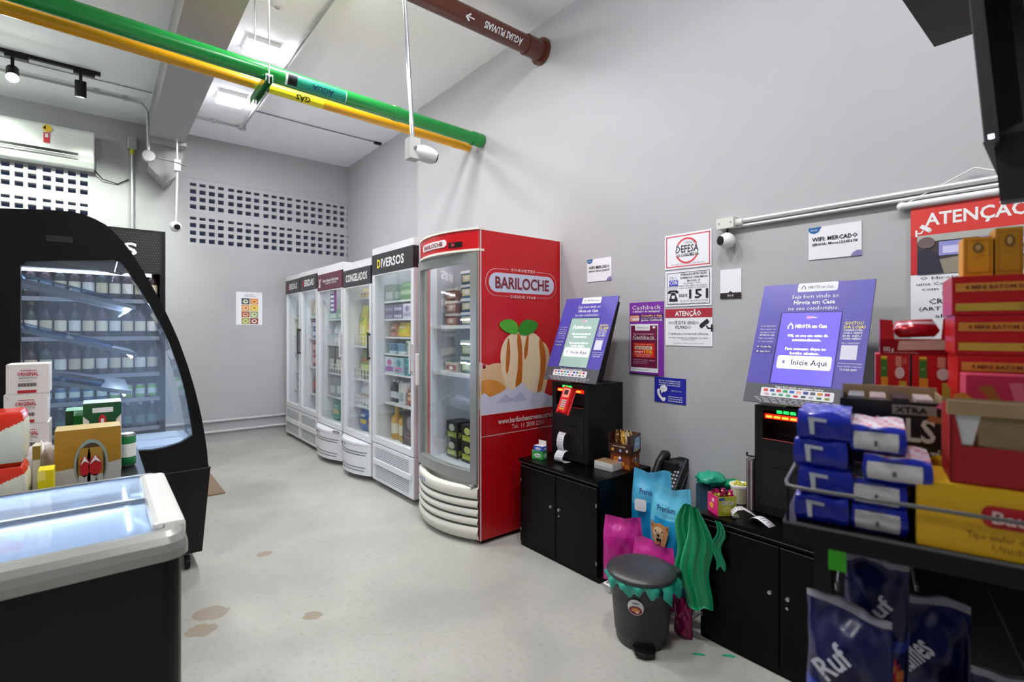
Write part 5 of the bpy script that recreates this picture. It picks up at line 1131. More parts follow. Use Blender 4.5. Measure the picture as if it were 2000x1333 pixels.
m = MB(); m.box(-.055, -.10, 0, .055, .10, .56, M('#2f4f5f', .6)); tag(m.build('stock_carton', loc=(2.585, 1.40, 0)), 'dim carton against the wall carrying the crumpled green bags', 'box')
crumple('plastic_bag', 'crumpled green bag lying near the wall beside the phone', (2.56, 1.43, .562), .075, TEAL2, 3, .45)
crumple('plastic_bag', 'crumpled darker green bag behind the pink candy box', (2.585, 1.315, .562), .05, TEAL, 6, .5)
crumple('plastic_bag', 'crumpled light blue bag under the green bags by the phone', (2.56, 1.475, .30), .05, M('#3b8fc8', .3), 8, .6, group=None) if False else None
# paint marks on the floor
for i, (px, py) in enumerate(((1365, 1280), (1424, 1283))):
    p = at(px, py, Z=.001); m = MB(); m.poly([(.02*math.cos(a_)*(1.5 if a_ < 3.2 else 1), .014*math.sin(a_)*(1 if math.sin(a_) > 0 else .3), .0012) for a_ in [k*6.283/14 for k in range(14)]], M('#2aa57a', .4))
    m.box(-.02, -.002, 0, .02, .002, .001, M('#2aa57a', .4)); tag(m.build('tape_scrap', loc=(p.x, p.y, 0), rz=-.9), ['left', 'right'][i]+' of two small green tape scraps on the floor by the nearer cabinet', 'tape')

# goods on the nearer cabinet
p = at(1418, 995, Z=CT); t = thing('candy_box', 'open pink and yellow-green candy box at the corner of the nearer cabinet', 'box', (2.20, 1.175, CT), -.55)
s_ = .088; m = MB()
for (x0, y0, x1, y1, c_) in ((-s_/2, -s_/2, -s_/2+.003, s_/2, '#b9b62e'), (s_/2-.003, -s_/2, s_/2, s_/2, '#d81f72'), (-s_/2, s_/2-.003, s_/2, s_/2, '#d81f72'), (-s_/2, -s_/2, s_/2, -s_/2+.003, '#b9b62e')): m.box(x0, y0, 0, x1, y1, .085, M(c_, .45))
m.box(-s_/2, -s_/2, 0, s_/2, s_/2, .003, M('#d81f72', .45))
pl = Pl(m, (-s_/2, s_/2, 0), LX, LV, s_, .085); pl.rect(0, 0, 1, 1, M('#d81f72', .4), 1); pl.ell(.4, .4, .2, .16, M('#e6a83a', .5), 2, 12); pl.ell(.55, .72, .12, .1, M('#f0c8d8', .5), 2, 12)
pl = Pl(m, (-s_/2, -s_/2, 0), YX, LV, s_, .085); pl.rect(0, 0, 1, 1, M('#b9bb3a', .4), 1); pl.text('BUBBALOO' if False else 'CHICLE', .5, .68, .2, M('#d9d5e6', .5), .7, bold=True, l=3); pl.rect(.05, .8, .35, .95, M('#3a5ab0', .5), 2); pl.ell(.5, .3, .3, .18, M('#d6cf5a', .5), 2)
m.build('box_walls', t)
for i in range(9):
    m = MB(); cm, cg = M('#b0195c', .2, .3), M('#c9d04a', .3)
    pillow(m, .036, .034, .018, lambda a, b, s2: cg if (.3 < b < .6 and .2 < a < .5) else cm, 6, 6, i, .004, .2)
    o = m.build('wrapped_candy', loc=(2.20+rnd.uniform(-.026, .026), 1.185+rnd.uniform(-.026, .026), CT+.062+.008*(i % 3)), rz=rnd.uniform(0, 3)); o.rotation_euler.x = rnd.uniform(-.7, .7); o.rotation_euler.y = rnd.uniform(-.7, .7)
    tag(o, 'magenta foil wrapped candy heaped in the pink candy box', 'candy', 'wrapped candies in the pink box')
pillow_c = at(1440, 925, X=2.42)
t = thing('candy_jar', 'clear tub with a white rim full of yellow sweets behind the candy box', 'jar', (2.40, 1.19, CT))
m = MB(); m.lathe((0, 0, 0), [(.036, 0), (.042, .07)], M('#c9c8a8', .2), 22); m.lathe((0, 0, 0), [(.042, .07), (.049, .088), (.046, .09), (.040, .075)], WHITE, 24); m.build('tub', t)
for i in range(8):
    a_ = i*.8; m = MB(); m.ball((0, 0, 0), .012, M(['#d9c92a', '#c2b82f', '#a9b03a'][i % 3], .35), 8, 6); tag(m.build('sweet', loc=(2.40+.024*math.cos(a_)*(i % 2+.3), 1.19+.024*math.sin(a_)*(i % 2+.3), CT+.082+.004*(i % 3))), 'yellow sweet heaped in the white-rimmed tub', 'sweet', 'sweets in the clear tub')
t = thing('magazine_stack', 'upright stack of dark glossy flyers leaning on the nearer kiosk', 'flyers', (2.33, 1.108, CT))
m = MB()
for k in range(9): y = .017-.0036*k; m.box(0.002*(k % 3), y-.003, 0, .14-.003*(k % 2), y, .235-.003*(k % 4), M(['#5a4a4c', '#c9c5c6', '#6a5a60', '#3a2c34', '#a99ca0'][k % 5], .35))
m.build('pages', t)
g = Vector((2.185, 1.075, CT))
paper_strip('till_receipt', 'left curled till receipt on the nearer cabinet, rolled at its end', [g+Vector(p) for p in ((.03, .03, .002), (.0, .035, .003), (-.02, .035, .012), (-.025, .03, .03), (-.01, .02, .044), (.015, .005, .046), (.035, -.02, .03), (.05, -.05, .008))], (.75, .6, 0), .05)
g = Vector((2.22, 1.0, CT))
paper_strip('till_receipt', 'right flat till receipt arching on the nearer cabinet before the kiosk', [g+Vector(p) for p in ((.0, .045, .004), (-.005, .03, .018), (-.012, .005, .022), (-.018, -.02, .015), (-.024, -.05, .002))], (.9, -.2, 0), .05)

# ------------------------------------------------------------------ black drinks fridge standing before the back wall
KX0, KX1, KY, KH = -.78, .462, 5.5, 2.285
KB = M('#0c0c0e', .35, spec=.35)
t = thing('drinks_fridge', 'black open drinks fridge with a perforated header and rows of bottles, behind the curved cooler', 'fridge', ((KX0+KX1)/2, KY, 0))
hw = (KX1-KX0)/2
m = MB(); m.box(-hw, 0, .06, -hw+.04, .68, KH, KB); m.box(hw-.04, 0, .06, hw, .68, KH, KB); m.box(-hw+.04, .64, .06, hw-.04, .68, KH, M('#20222a', .5)); m.box(-hw+.04, 0, .06, hw-.04, .64, .40, KB); m.box(-hw+.04, 0, KH-.05, hw-.04, .64, KH, KB); m.box(-hw+.02, .02, 0, hw-.02, .66, .06, BLACK); m.build('cabinet', t)
m = MB(); m.box(-hw+.04, -.005, 1.90, hw-.03, .05, KH-.01, M('#1c1c1f', .4)); pl = Pl(m, (-hw+.04, -.005, 1.90), YX, LV, 2*hw-.07, KH-1.91)
dm = M('#5d5f64', .5)
for r_ in range(15):
    for c_ in range(30):
        a, b = .55+.015*c_+.0075*(r_ % 2), .05+.062*r_
        if a < .985: pl.rect(a, b, a+.0045, b+.018, dm, 1)
m.build('perforated_header', t)
m = MB(); pl = Pl(m, (-hw+.04, -.0065, 1.90), YX, LV, 2*hw-.07, KH-1.91); pl.text('BEBIDAS', .50, .55, .27, M('#e9e9ea', .4, emit=.3), .70, bold=True, res=3); m.build('header_lettering', t)
KS = (1.665, 1.34, 1.02, .80, .54)
for z in KS:
    m = MB(); m.box(-hw+.04, .03, z-.012, hw-.04, .60, z-.002, M('#55585f', .4)); m.box(-hw+.04, .022, z-.03, hw-.04, .03, z+.004, M('#8b8e94', .4)); m.build('shelf', t)
m = MB(); m.cyl((-hw+.1, .05, 1.885), (hw-.1, .05, 1.885), .012, M('#eaf1ff', .4, emit=5), n=8); m.build('light_tube', t)
ords = pos_words(13)
nth = ['first', 'second', 'third', 'fourth', 'fifth', 'sixth', 'seventh', 'eighth', 'ninth', 'tenth', 'eleventh', 'twelfth', 'thirteenth']
for ri, z in enumerate(KS):
    for k in range(13):
        x = KX0+.09+.0885*k; rn = ['top', 'second', 'third', 'fourth', 'lowest'][ri]
        if ri < 3:
            lc, lw = [('#e6dcc0', 'cream-labelled'), ('#e3ded6', 'white-labelled'), ('#d9c9a8', 'tan-labelled')][(k+ri) % 3]
            place('bottle', ['#2a1a22', '#1e2a24', '#3a2030'][(k*2+ri) % 3], lc, .078, .29, None, ['#7a1f2c', '#3a3a3c', '#8a6a2a'][(k+2*ri) % 3], (x, KY+.09, z), '%s dark bottle, %s from the left on the %s shelf of the black fridge' % (lw, nth[k], rn), 'bottles in the black drinks fridge')
        elif ri == 3:
            place('can', '#7ac23a' if k > 8 else '#3f6a9a', '#dfeee0', .07, .12, None, None, (x, KY+.09, z), '%s drink can, %s from the left on the %s shelf of the black fridge' % ('green' if k > 8 else 'blue', nth[k], rn), 'cans in the black drinks fridge')
        else:
            place('bottle', '#1c2a26', '#3a6a58', .07, .22, None, '#cfd6d2', (x, KY+.09, z), 'green long-neck bottle, %s from the left on the %s shelf of the black fridge' % (nth[k], rn), 'bottles in the black drinks fridge')
# brown mat on the floor beyond the coolers
m = MB(); q0, q1 = at(440, 962, Z=.012), at(412, 905, Z=.012); m.box(.30-q0.x, 0, 0, .0, 1.1, .012, M('#86715c', .7, noise=.1, scale=20))
tag(m.build('floor_mat', loc=(q0.x, q0.y, .0)), 'brown mat lying on the floor beyond the curved black cooler', 'mat')

# ------------------------------------------------------------------ curved black display cooler
YS, YE, XB = 3.45, 4.45, -.47
def w2(px, py, Y=YS): p = at(px, py, Y=Y); return (p.x, p.z)
def resamp(pts, n):
    L = [0]
    for a, b in zip(pts, pts[1:]): L.append(L[-1]+math.dist(a, b))
    out = []
    for k in range(n):
        s_ = L[-1]*k/(n-1); i = max(j for j in range(len(L)) if L[j] <= s_+1e-9); i = min(i, len(pts)-2)
        f = (s_-L[i])/max(1e-9, L[i+1]-L[i]); out.append((pts[i][0]+(pts[i+1][0]-pts[i][0])*f, pts[i][1]+(pts[i+1][1]-pts[i][1])*f))
    return out
ztop = w2(0, 407)[1]; zb = w2(407, 912)[1]
zi = w2(160, 880)[1]; xi = w2(40, 600)[0]
oB = [(XB, ztop+.01), w2(0, 407), w2(80, 409), w2(150, 414), w2(180, 425), w2(205, 438), w2(232, 462), w2(258, 495), w2(285, 538), w2(310, 582), w2(330, 622), w2(348, 662), w2(366, 712), w2(380, 758), w2(392, 806), w2(400, 850), w2(405, 885), w2(407, 912)]
iB = [w2(40, 520), w2(48, 511), w2(120, 509), w2(205, 509), w2(231, 507), w2(247, 526), w2(270, 560), w2(292, 596), w2(315, 636), w2(329, 667), w2(342, 700), w2(352, 730), w2(361, 762), w2(369, 800), w2(374, 832), w2(376, 851)]
oA = [(XB, zb), (XB, ztop)]; iA = [(xi, zi), w2(40, 520)]
oC = [w2(407, 912), (XB, zb)]; iC = [w2(376, 851), w2(362, 862), w2(337, 872), w2(304, 880), (xi, zi)]
out = resamp(oA, 6)[:-1]+resamp(oB, 40)[:-1]+resamp(oC, 12)[:-1]; inn = resamp(iA, 6)[:-1]+resamp(iB, 40)[:-1]+resamp(iC, 12)[:-1]
CX = M('#09090a', .3, spec=.35)
t = thing('curved_display_cooler', 'tall black display cooler with a curved glass front and lit sloping shelves', 'cooler', (0, YS, 0))
m = MB(); m.ring([(x, 0, z) for x, z in out], [(x, 0, z) for x, z in inn], (0, .045, 0), CX)
m.box(w2(90, 460)[0], -.003, w2(90, 471)[1], w2(142, 460)[0], 0, w2(90, 459)[1], M('#1c1c1e', .4)); m.build('end_frame', t)
m = MB(); m.ext([(x, .02, z) for x, z in inn], (0, .004, 0), glass('cooler_glass', (.88, .94, 1.0), 1.0, .03, .07)); m.build('side_glass', t)
m = MB(); q = resamp(oB, 40); k0 = 9
vs = [(x-.004, y, z-.002) for y in (.045, YE-YS-.02) for x, z in q]; n = len(q)
m.add(vs, [(k, k+1, n+k+1, n+k) for k in range(k0+5, n-1)], glass('front_glass', (.9, .95, 1), .6, .02, .05), True); m.build('front_glass', t)
m = MB(); top = q[:k0+6]; m.ext([(x, .045, z-.001) for x, z in top]+[(top[-1][0]-.03, .045, top[-1][1]-.02), (XB, .045, ztop-.10)], (0, YE-YS-.05, 0), CX); m.build('canopy', t)
m = MB(); m.box(XB, .045, zb, XB+.03, YE-YS, ztop-.11, M('#c9d6e6', .4)); m.build('back_panel', t)
m = MB(); m.ext([(x, YE-YS-.012, z) for x, z in inn], (0, .004, 0), glass('front_glass', (.9, .95, 1), .6)); m.build('far_glass', t)
xf = w2(411, 915)[0]
m = MB(); m.ext([(XB, 0, .10), (w2(395, 1075)[0], 0, .10), (xf, 0, zb-.005), (XB, 0, zb-.005)], (0, YE-YS, 0), CX); m.box(XB, -.002, zb-.008, xf+.002, .0, zb-.002, M('#3a3a3e', .4)); m.build('base', t)
m = MB(); m.box(XB+.03, .05, zb, xf-.03, YE-YS-.03, zb+.07, M('#b9c2cc', .25, .3)); m.build('deck', t)
for k in range(3): m = MB(); m.box(.15, .12+.28*k, zb+.07, xf-.08, .34+.28*k, zb+.085, M('#d9dee4', .25, .3)); m.build('deck_tray', t)
def caster(x, y):
    m = MB(); m.cyl((x, y, .10), (x, y, .075), .018, STEEL, n=12); m.box(x-.014, y-.03, .035, x+.014, y+.02, .078, DARK); c = m.build('caster', t, bevel=.004)
    m = MB(); m.cyl((x-.011, y-.012, .034), (x+.011, y-.012, .034), .033, BLACK, n=20); m.build('wheel', c)
caster(w2(380, 1100)[0]-.03, .06); caster(-.38, .06); caster(w2(380, 1100)[0]-.03, YE-YS-.1); caster(-.38, YE-YS-.1)
LEDM = M('#dfeaff', .4, emit=45)
GM = M('#8f979f', .3, .5)
for i, (a, b) in enumerate((((43, 544), (265, 598)), ((45, 642), (270, 690)), ((60, 738), (256, 764)))):
    p, q_ = w2(*a, Y=YS+.08), w2(*b, Y=YS+.08); dx, dz = q_[0]-p[0], q_[1]-p[1]
    p = (XB+.03, p[1]-(p[0]-XB-.03)*dz/dx)
    m = MB(); L = YE-YS-.14
    m.ext([(p[0], .07, p[1]), (q_[0], .07, q_[1]), (q_[0], .07, q_[1]-.022), (p[0], .07, p[1]-.022)], (0, .006, 0), M('#a9aeb2', .35, .3)); m.ext([(p[0], .07+L-.006, p[1]), (q_[0], .07+L-.006, q_[1]), (q_[0], .07+L-.006, q_[1]-.022), (p[0], .07+L-.006, p[1]-.022)], (0, .006, 0), GM)
    m.ext([(p[0], .076, p[1]-.006), (q_[0], .076, q_[1]-.006), (q_[0], .076, q_[1]-.010), (p[0], .076, p[1]-.010)], (0, L-.012, 0), GM)
    m.cyl((q_[0]-.012, .066, q_[1]-.012), (q_[0]-.012, .07, q_[1]-.012), .004, WHITE, n=8)
    m.build('sloping_shelf', t)
    m = MB(); m.cyl((q_[0]-.03, .1, q_[1]-.022), (q_[0]-.03, L, q_[1]-.022), .007, LEDM, n=8); m.build('light_tube', t)
    for k in range(2):
        f = .30+.36*k; cx_, cz_ = p[0]+dx*1.15*f+.06, p[1]+(dz/dx)*(dx*1.15*f+.06)
        tr = MB(); sl = dz/dx; w_ = .075
        pts = [(-w_, 0), (w_, 0), (w_+.02, .03), (-w_-.02, .03)]
        tr.ext([(x_, .0, z_+x_*sl) for x_, z_ in pts], (0, .24, 0), glass('tray_plastic', (.55, .68, .85), 1.0, .08))
        tag(tr.build('display_tray', loc=(cx_, YS+.11+.26*0, cz_-.004)), 'smoky clear tray on the %s sloping shelf of the curved cooler, %s' % (['top', 'middle', 'lowest'][i], ['towards the back', 'towards the glass front'][k]), 'tray', 'trays on the sloping cooler shelves')
m = MB(); m.cyl((.08, .15, ztop-.19), (.08, .85, ztop-.19), .010, LEDM, n=8); m.build('light_tube', t)

# ------------------------------------------------------------------ chest freezer in the left foreground
GX1, GY0, GY1, GZ = .172, 1.44, 2.13, .915; GX0 = -1.35
t = thing('chest_freezer', 'black chest freezer with a silver rim and sliding glass lids, in the left foreground', 'freezer', ((GX0+GX1)/2, (GY0+GY1)/2, 0))
hx, hy = (GX1-GX0)/2, (GY1-GY0)/2
def rrect(x, y, r, n=6):
    pts = []
    for cx_, cy_, a in ((x-r, y-r, 0), (-x+r, y-r, 90), (-x+r, -y+r, 180), (x-r, -y+r, 270)):
        for k in range(n): th = R(a+90*k/(n-1)); pts.append((cx_+r*math.cos(th), cy_+r*math.sin(th)))
    return pts
FB = M('#0a0909', .35, spec=.3)
m = MB(); o_, i_ = rrect(hx-.014, hy-.014, .04), rrect(hx-.05, hy-.05, .03); m.ring([(x, y, .06) for x, y in o_], [(x, y, .06) for x, y in i_], (0, 0, GZ-.125), FB); m.box(-hx+.05, -hy+.05, .06, hx-.05, hy-.05, .10, FB); m.build('body', t)
m = MB(); RM = M('#989994', .32, .3); outs = [(0, 0), (.0, .020), (.004, .038), (.013, .053), (.028, .062)]; pr = []
rings = [[(x, y, GZ-.062+z) for x, y in rrect(hx-dx, hy-dx, .05-min(dx, .03))] for dx, z in outs+[(.046, .062), (.048, .02)]]
for a, b in zip(rings, rings[1:]):
    n = len(a); m.add(a+b, [(k, (k+1) % n, n+(k+1) % n, n+k) for k in range(n)], RM, True)
a, b = rings[0], [(x, y, GZ-.062) for x, y in rrect(hx-.048, hy-.048, .03)]; m.add(a+b, [(k, (k+1) % n, n+(k+1) % n, n+k) for k in range(n)], RM); m.build('silver_rim', t)
gx = at(287, 990, Z=GZ).x-(GX0+GX1)/2
m = MB(); m.box(gx, -hy+.09, GZ-.05, hx+.001, hy-.05, GZ+.004, M('#d3d2ce', .35)); m.build('end_cap', t, bevel=.014); m = MB(); m.box(-hx, -hy+.09, GZ-.05, -hx+.12, hy-.05, GZ+.004, M('#d3d2ce', .35)); m.build('end_cap', t, bevel=.014)
m = MB(); LN = M('#cfdbe8', .4); zt = GZ-.07
m.ring([(x, y, .35) for x, y in rrect(hx-.051, hy-.051, .03)], [(x, y, .35) for x, y in rrect(hx-.058, hy-.058, .03)], (0, 0, zt-.35), LN); m.box(-hx+.058, -hy+.058, .34, hx-.058, hy-.058, .35, LN); m.build('liner', t)
LG = glass('freezer_glass', (.9, .95, 1.0), .7, .04, .13)
for i, (y0, y1, z) in enumerate(((.0, hy-.055, GZ-.004), (-hy+.048, .03, GZ-.016))):
    m = MB(); m.box(-hx+.12, y0+.008, z, gx, y1-.004, z+.004, LG); g_ = m.build('glass_lid', t)
    m = MB(); m.box(-hx+.12, y0, z-.004, gx, y0+.009, z+.007, M('#8e979f', .3, .4)); m.box(-hx+.12, y1-.006, z-.004, gx, y1, z+.007, M('#4a5560', .3, .4)); m.build('lid_rail', g_)
m = MB(); m.cyl((-hx+.2, hy-.075, GZ-.075), (gx-.02, hy-.075, GZ-.075), .009, M('#e6efff', .4, emit=40), n=8); m.build('light_tube', t)
cc = [('#5f8fc0', '#e6ecf4', 'blue'), ('#c9d6e6', '#7f9fc0', 'pale blue'), ('#b0507a', '#efe0e8', 'pink'), ('#8aa6c9', '#f0f3f8', 'steel blue'), ('#6a5a9a', '#d9d0ec', 'violet'), ('#d9b04a', '#f3ead0', 'yellow')]
for i in range(12):
    c_ = cc[i % 6]; xx = GX0+.30+(i//2)*.205; yy = (GY0+.22, GY1-.22)[i % 2]
    place('pack', c_[0], c_[1], .24, .16, .17, '#dfe6f0', (xx, yy, .352+.0*(i % 3)), '%s frozen pack low in the chest freezer, %s row, %s from left' % (c_[2], ['front', 'rear'][i % 2], nth[i//2]), 'packs in the chest freezer')
    place('pack', cc[(i+2) % 6][0], cc[(i+2) % 6][1], .22, .14, .16, '#e4e9f2', (xx, yy, .514), '%s frozen pack on top, chest freezer, %s row, %s from left' % (cc[(i+2) % 6][2], ['front', 'rear'][i % 2], nth[i//2]), 'packs in the chest freezer')
t = thing('plastic_tub', 'clear oval plastic tub with a yellow and lilac sticker on the freezer lid', 'tub', (-.415, 1.83, GZ+.0035))
TP = glass('tub_plastic', (.80, .84, .92), 2.5, .15)
m = MB(); m.lathe((0, 0, 0), [(.001, .004), (.115, .004), (.128, .02), (.135, .085), (.142, .092), (.146, .088), (.138, .082), (.131, .0), (.001, .0)], TP, 36, 1.15, .8); m.build('tub_wall', t)
m = MB(); m.lathe((0, 0, 0), [(.138, .086), (.146, .094), (.153, .088), (.147, .08)], M('#8f96a6', .3), 36, 1.15, .8); m.build('rim', t)
m = MB(); vs = []
for k in range(9):
    th = R(-118+9*k)
    for z, rr in ((.012, .134), (.07, .142)): vs.append((rr*1.16*math.cos(th), rr*.81*math.sin(th), z))
m.add(vs, [(2*k, 2*k+2, 2*k+3, 2*k+1) for k in range(8)], [M('#b9a3cf', .5)]*2+[M('#c9b4da', .5)]*6)
vs = []
for k in range(7):
    th = R(-112+9*k)
    for z, rr in ((.028, .139), (.054, .1425)): vs.append((rr*1.17*math.cos(th), rr*.82*math.sin(th), z))
m.add(vs, [(2*k, 2*k+2, 2*k+3, 2*k+1) for k in range(6)], M('#d3dc5a', .5)); m.build('sticker', t)

# ------------------------------------------------------------------ table with drinks behind the freezer
t = thing('low_table', 'plain black table behind the chest freezer carrying beer boxes', 'table', (-.45, 2.72, 0))
m = MB(); m.box(-.62, -.50, .77, .60, .52, .80, KB); m.build('table_top', t)
for sx in (-.58, .56):
    for sy in (-.46, .48): m = MB(); m.box(sx-.02, sy-.02, 0, sx+.02, sy+.02, .77, KB); m.build('leg', t)
TZ = .801
def fbox(name, label, cat, x0, x1, z0, z1, Y, dep, mat, pr=None, top=None, group=None, prx=None, bevel=.002):
    """carton seen from -Y"""
    W = x1-x0; m = MB(); m.box(0, 0, 0, W, dep, z1-z0, mat, top=top)
    if pr: pr(Pl(m, (0, 0, 0), YX, LV, W, z1-z0), m, W, z1-z0)
    return tag(m.build(name, loc=(x0, Y, z0), bevel=bevel), label, cat, group)
def gold(pl, m, W, H):
    GD = M('#b8892f', .35, .35, noise=.15, scale=30); SI = M('#c9c8c4', .35, .3)
    pl.rect(0, .38, 1, 1, GD, 1); pl.poly([(0, 0), (1, 0), (1, .42), (.75, .38), (.5, .3), (.25, .36), (0, .34)], SI, 2)
    pl.ell(.54, .40, .26, .42, M('#8fa09a', .3), 3, 28); pl.ell(.54, .38, .225, .38, M('#4a3420', .4), 4, 28)
    for a, r_ in ((.44, .09), (.60, .12)):
        pl.poly([(a-r_, .10), (a+r_, .10), (a+r_, .55), (a+r_*.8, .68), (a-r_*.8, .68), (a-r_, .55)], M('#c39a45', .3, .5), 5); pl.rect(a-r_, .04, a+r_, .22, SI, 6); pl.ell(a, .36, r_*.85, .17, M('#b3202a', .4), 6, 18); pl.poly([(a-r_*.7, .40), (a, .54), (a+r_*.75, .42), (a, .46)], PAPER, 7)
    pl.text('6', .62, .14, .1, INK, .04, bold=True, l=8)
a, b = at(106, 940, Y=2.5), at(236, 940, Y=2.5); zt = at(170, 838, Y=2.5).z
fbox('beer_pack', 'gold and silver beer can pack with an arched window, behind the freezer', 'box', a.x, b.x, TZ, zt, 2.5, .13, M('#c4973c', .35, .3), gold, top=M('#d9c38a', .35, .2))
m = MB(); m.box(0, 0, 0, .05, .02, .002, M('#c9382c', .5))
a, b = at(162, 800, Y=2.75), at(237, 800, Y=2.75); zt = at(200, 787, Y=2.75).z
def spaten(pl, m, W, H):
    pl.rect(0, 0, 1, 1, M('#e0ddd8', .5), 1); pl.rect(.0, .82, 1, 1.0, M('#12502f', .4), 2); pl.poly([(.16, 0), (.86, 0), (.86, .75), (1, .82), (0, .82), (.16, .75)], M('#12502f', .4), 2)
    pl.rect(.24, .86, .78, .93, PAPER, 3); pl.ell(.5, .74, .1, .09, M('#c0222e', .4), 4, 18); pl.rect(.46, .71, .54, .77, PAPER, 5); pl.text('SPATEN', .52, .47, .09, PAPER, .44, bold=True, l=4)
fbox('beer_carton', 'dark green and white beer carton with a red shield, standing behind the gold pack', 'box', a.x, b.x, TZ, zt, 2.75, .14, M('#1c6a40', .4), spaten, top=M('#c9dfe4', .4))
a, b = at(126, 820, Y=2.85), at(163, 820, Y=2.85)
fbox('beer_carton', 'green carton half hidden between the gold pack and the white-labelled green carton', 'box', a.x, b.x+.03, TZ, at(140, 806, Y=2.85).z, 2.91, .12, M('#12401c', .35), lambda pl, m, W, H: (pl.rect(.3, .0, 1, .96, M('#1c8a3a', .35), 1), pl.rect(.3, .9, 1, 1, M('#8fcfa8', .4), 2)), top=M('#a3d6bc', .4))
def orig(pl, m, W, H):
    rd_ = M('#b3222e', .5); pl.text('ORIGINAL', .5, .68, .13, rd_, .5, bold=True); pl.text('ANTARCTICA', .5, .54, .07, INK, .42); pl.rect(.32, .79, .7, .81, rd_, 1)
    for k in range(18): pl.rect(.28+.024*k, .25, .28+.024*k+(.012 if k % 3 else .018), .37, INK, 1)
    pl.rect(.26, .03, .7, .13, rd_, 1); pl.lines(.3, .6, .44, .02, M('#999999', .5), 1, 3); pl.poly([(0, 1), (.1, .85), (.12, .85), (.02, 1)], M('#bfb8b4', .5), 1)
a, b = at(7, 770, Y=2.72), at(92, 770, Y=2.72); h_ = (at(50, 712, Y=2.72).z-TZ)/4
for k in range(4):
    fbox('beer_box', 'white beer box with red lettering, %s of four at the left' % ['lowest', 'second from bottom', 'third from bottom', 'topmost'][k], 'box', a.x+.006*(k % 2), b.x+.006*(k % 2), TZ+k*h_+.0005, TZ+(k+1)*h_-.0005, 2.72, .16, M('#dedad8', .5, noise=.04, scale=30), orig, group='white beer boxes stacked behind the freezer')
# red and white shrink packs
def shrink(label, x0, x1, z0, z1, Y, dep, seed):
    m = MB(); W, H = x1-x0, z1-z0; n = 40; r_ = random.Random(seed); ph = [r_.uniform(0, 6) for _ in range(6)]; vs = []; fs = []; ms = []
    rd_, wh = M('#cf2f18', .25), M('#d9dcc8', .4)
    for j in range(n+1):
        for i in range(4*n):
            s_, f = i//n, (i % n)/n; c = [(f, 0), (1, f), (1-f, 1), (0, 1-f)][s_]
            bul = math.sin(math.pi*j/n)**.45; u_, v_ = (c[0]-.5)*(.82+.18*bul), (c[1]-.5)*(.82+.18*bul)
            wv = 1+.012*math.sin(9*f+ph[0]+j*.12)
            vs.append((W/2+u_*W*wv, dep/2+v_*dep*wv, H*j/n))
    N = 4*n
    for j in range(n):
        for i in range(N):
            fs.append((j*N+i, j*N+(i+1) % N, (j+1)*N+(i+1) % N, (j+1)*N+i)); u = (i % n)/n
            band = .62-.45*(1-u) if i < n else .5
            ms.append(rd_ if (j/n > .42+.40*u if i < n else j/n > .8) or j/n < .06 or (i < n and j/n < .25-.1*u and False) else wh)
    m.add(vs, fs, ms, True); m.add(vs, [tuple(range(n*N, n*N+N))], rd_)
    return tag(m.build('shrink_pack', loc=(x0, Y, z0)), label, 'pack', 'red and white shrink packs')
a, b = at(-70, 860, Y=2.42), at(59, 860, Y=2.42)
z1_, z2_ = at(30, 900, Y=2.42).z, at(30, 798, Y=2.42).z
shrink('red and white plastic-wrapped pack, lower of the two at the left edge', a.x, b.x, TZ, z1_, 2.30, .15, 2)
shrink('red and white plastic-wrapped pack, upper of the two at the left edge', a.x, b.x-.003, z1_+.001, z2_, 2.30, .15, 5)
a, b = at(63, 900, Y=2.52), at(79, 900, Y=2.52)
fbox('drink_carton', 'slim gold and cream carton between the red packs and the gold can pack', 'box', a.x, b.x, TZ, at(70, 872, Y=2.52).z, 2.52, .06, M('#c9c6ae', .5), lambda pl, m, W, H: pl.rect(0, .72, 1, 1, M('#8a7430', .4), 1))
a, b = at(81, 900, Y=2.6), at(103, 900, Y=2.6)
fbox('drink_carton', 'small dark red and black carton left of the gold can pack', 'box', a.x, b.x, TZ+.0, at(90, 895, Y=2.6).z, 2.62, .06, M('#1a2420', .5), lambda pl, m, W, H: pl.rect(0, .2, .4, .9, M('#7a1a22', .4), 1))
a, b = at(72, 935, Y=2.34), at(104, 935, Y=2.34)
fbox('yellow_pack', 'low bright yellow pack lying before the gold can pack', 'pack', a.x, b.x, TZ, at(90, 919, Y=2.36).z, 2.36, .08, M('#f0dc14', .45), lambda pl, m, W, H: pl.rect(.0, .7, .5, 1, M('#fff27a', .4), 1))
crumple('paper_bag', 'crumpled white bag squeezed below the white beer boxes', (at(78, 850, Y=2.6).x, 2.635, TZ+.002), .05, M('#dcd6d4', .5), 4, 1.6, 'bag', None)
p = at(248, 900, Y=2.78)
t = place('can', '#1d7a43', '#e6ebe6', .066, at(248, 848, Y=2.78).z-TZ, None, None, (p.x, 2.80, TZ), 'tall green and white can right of the gold can pack', None, name='beer_can')

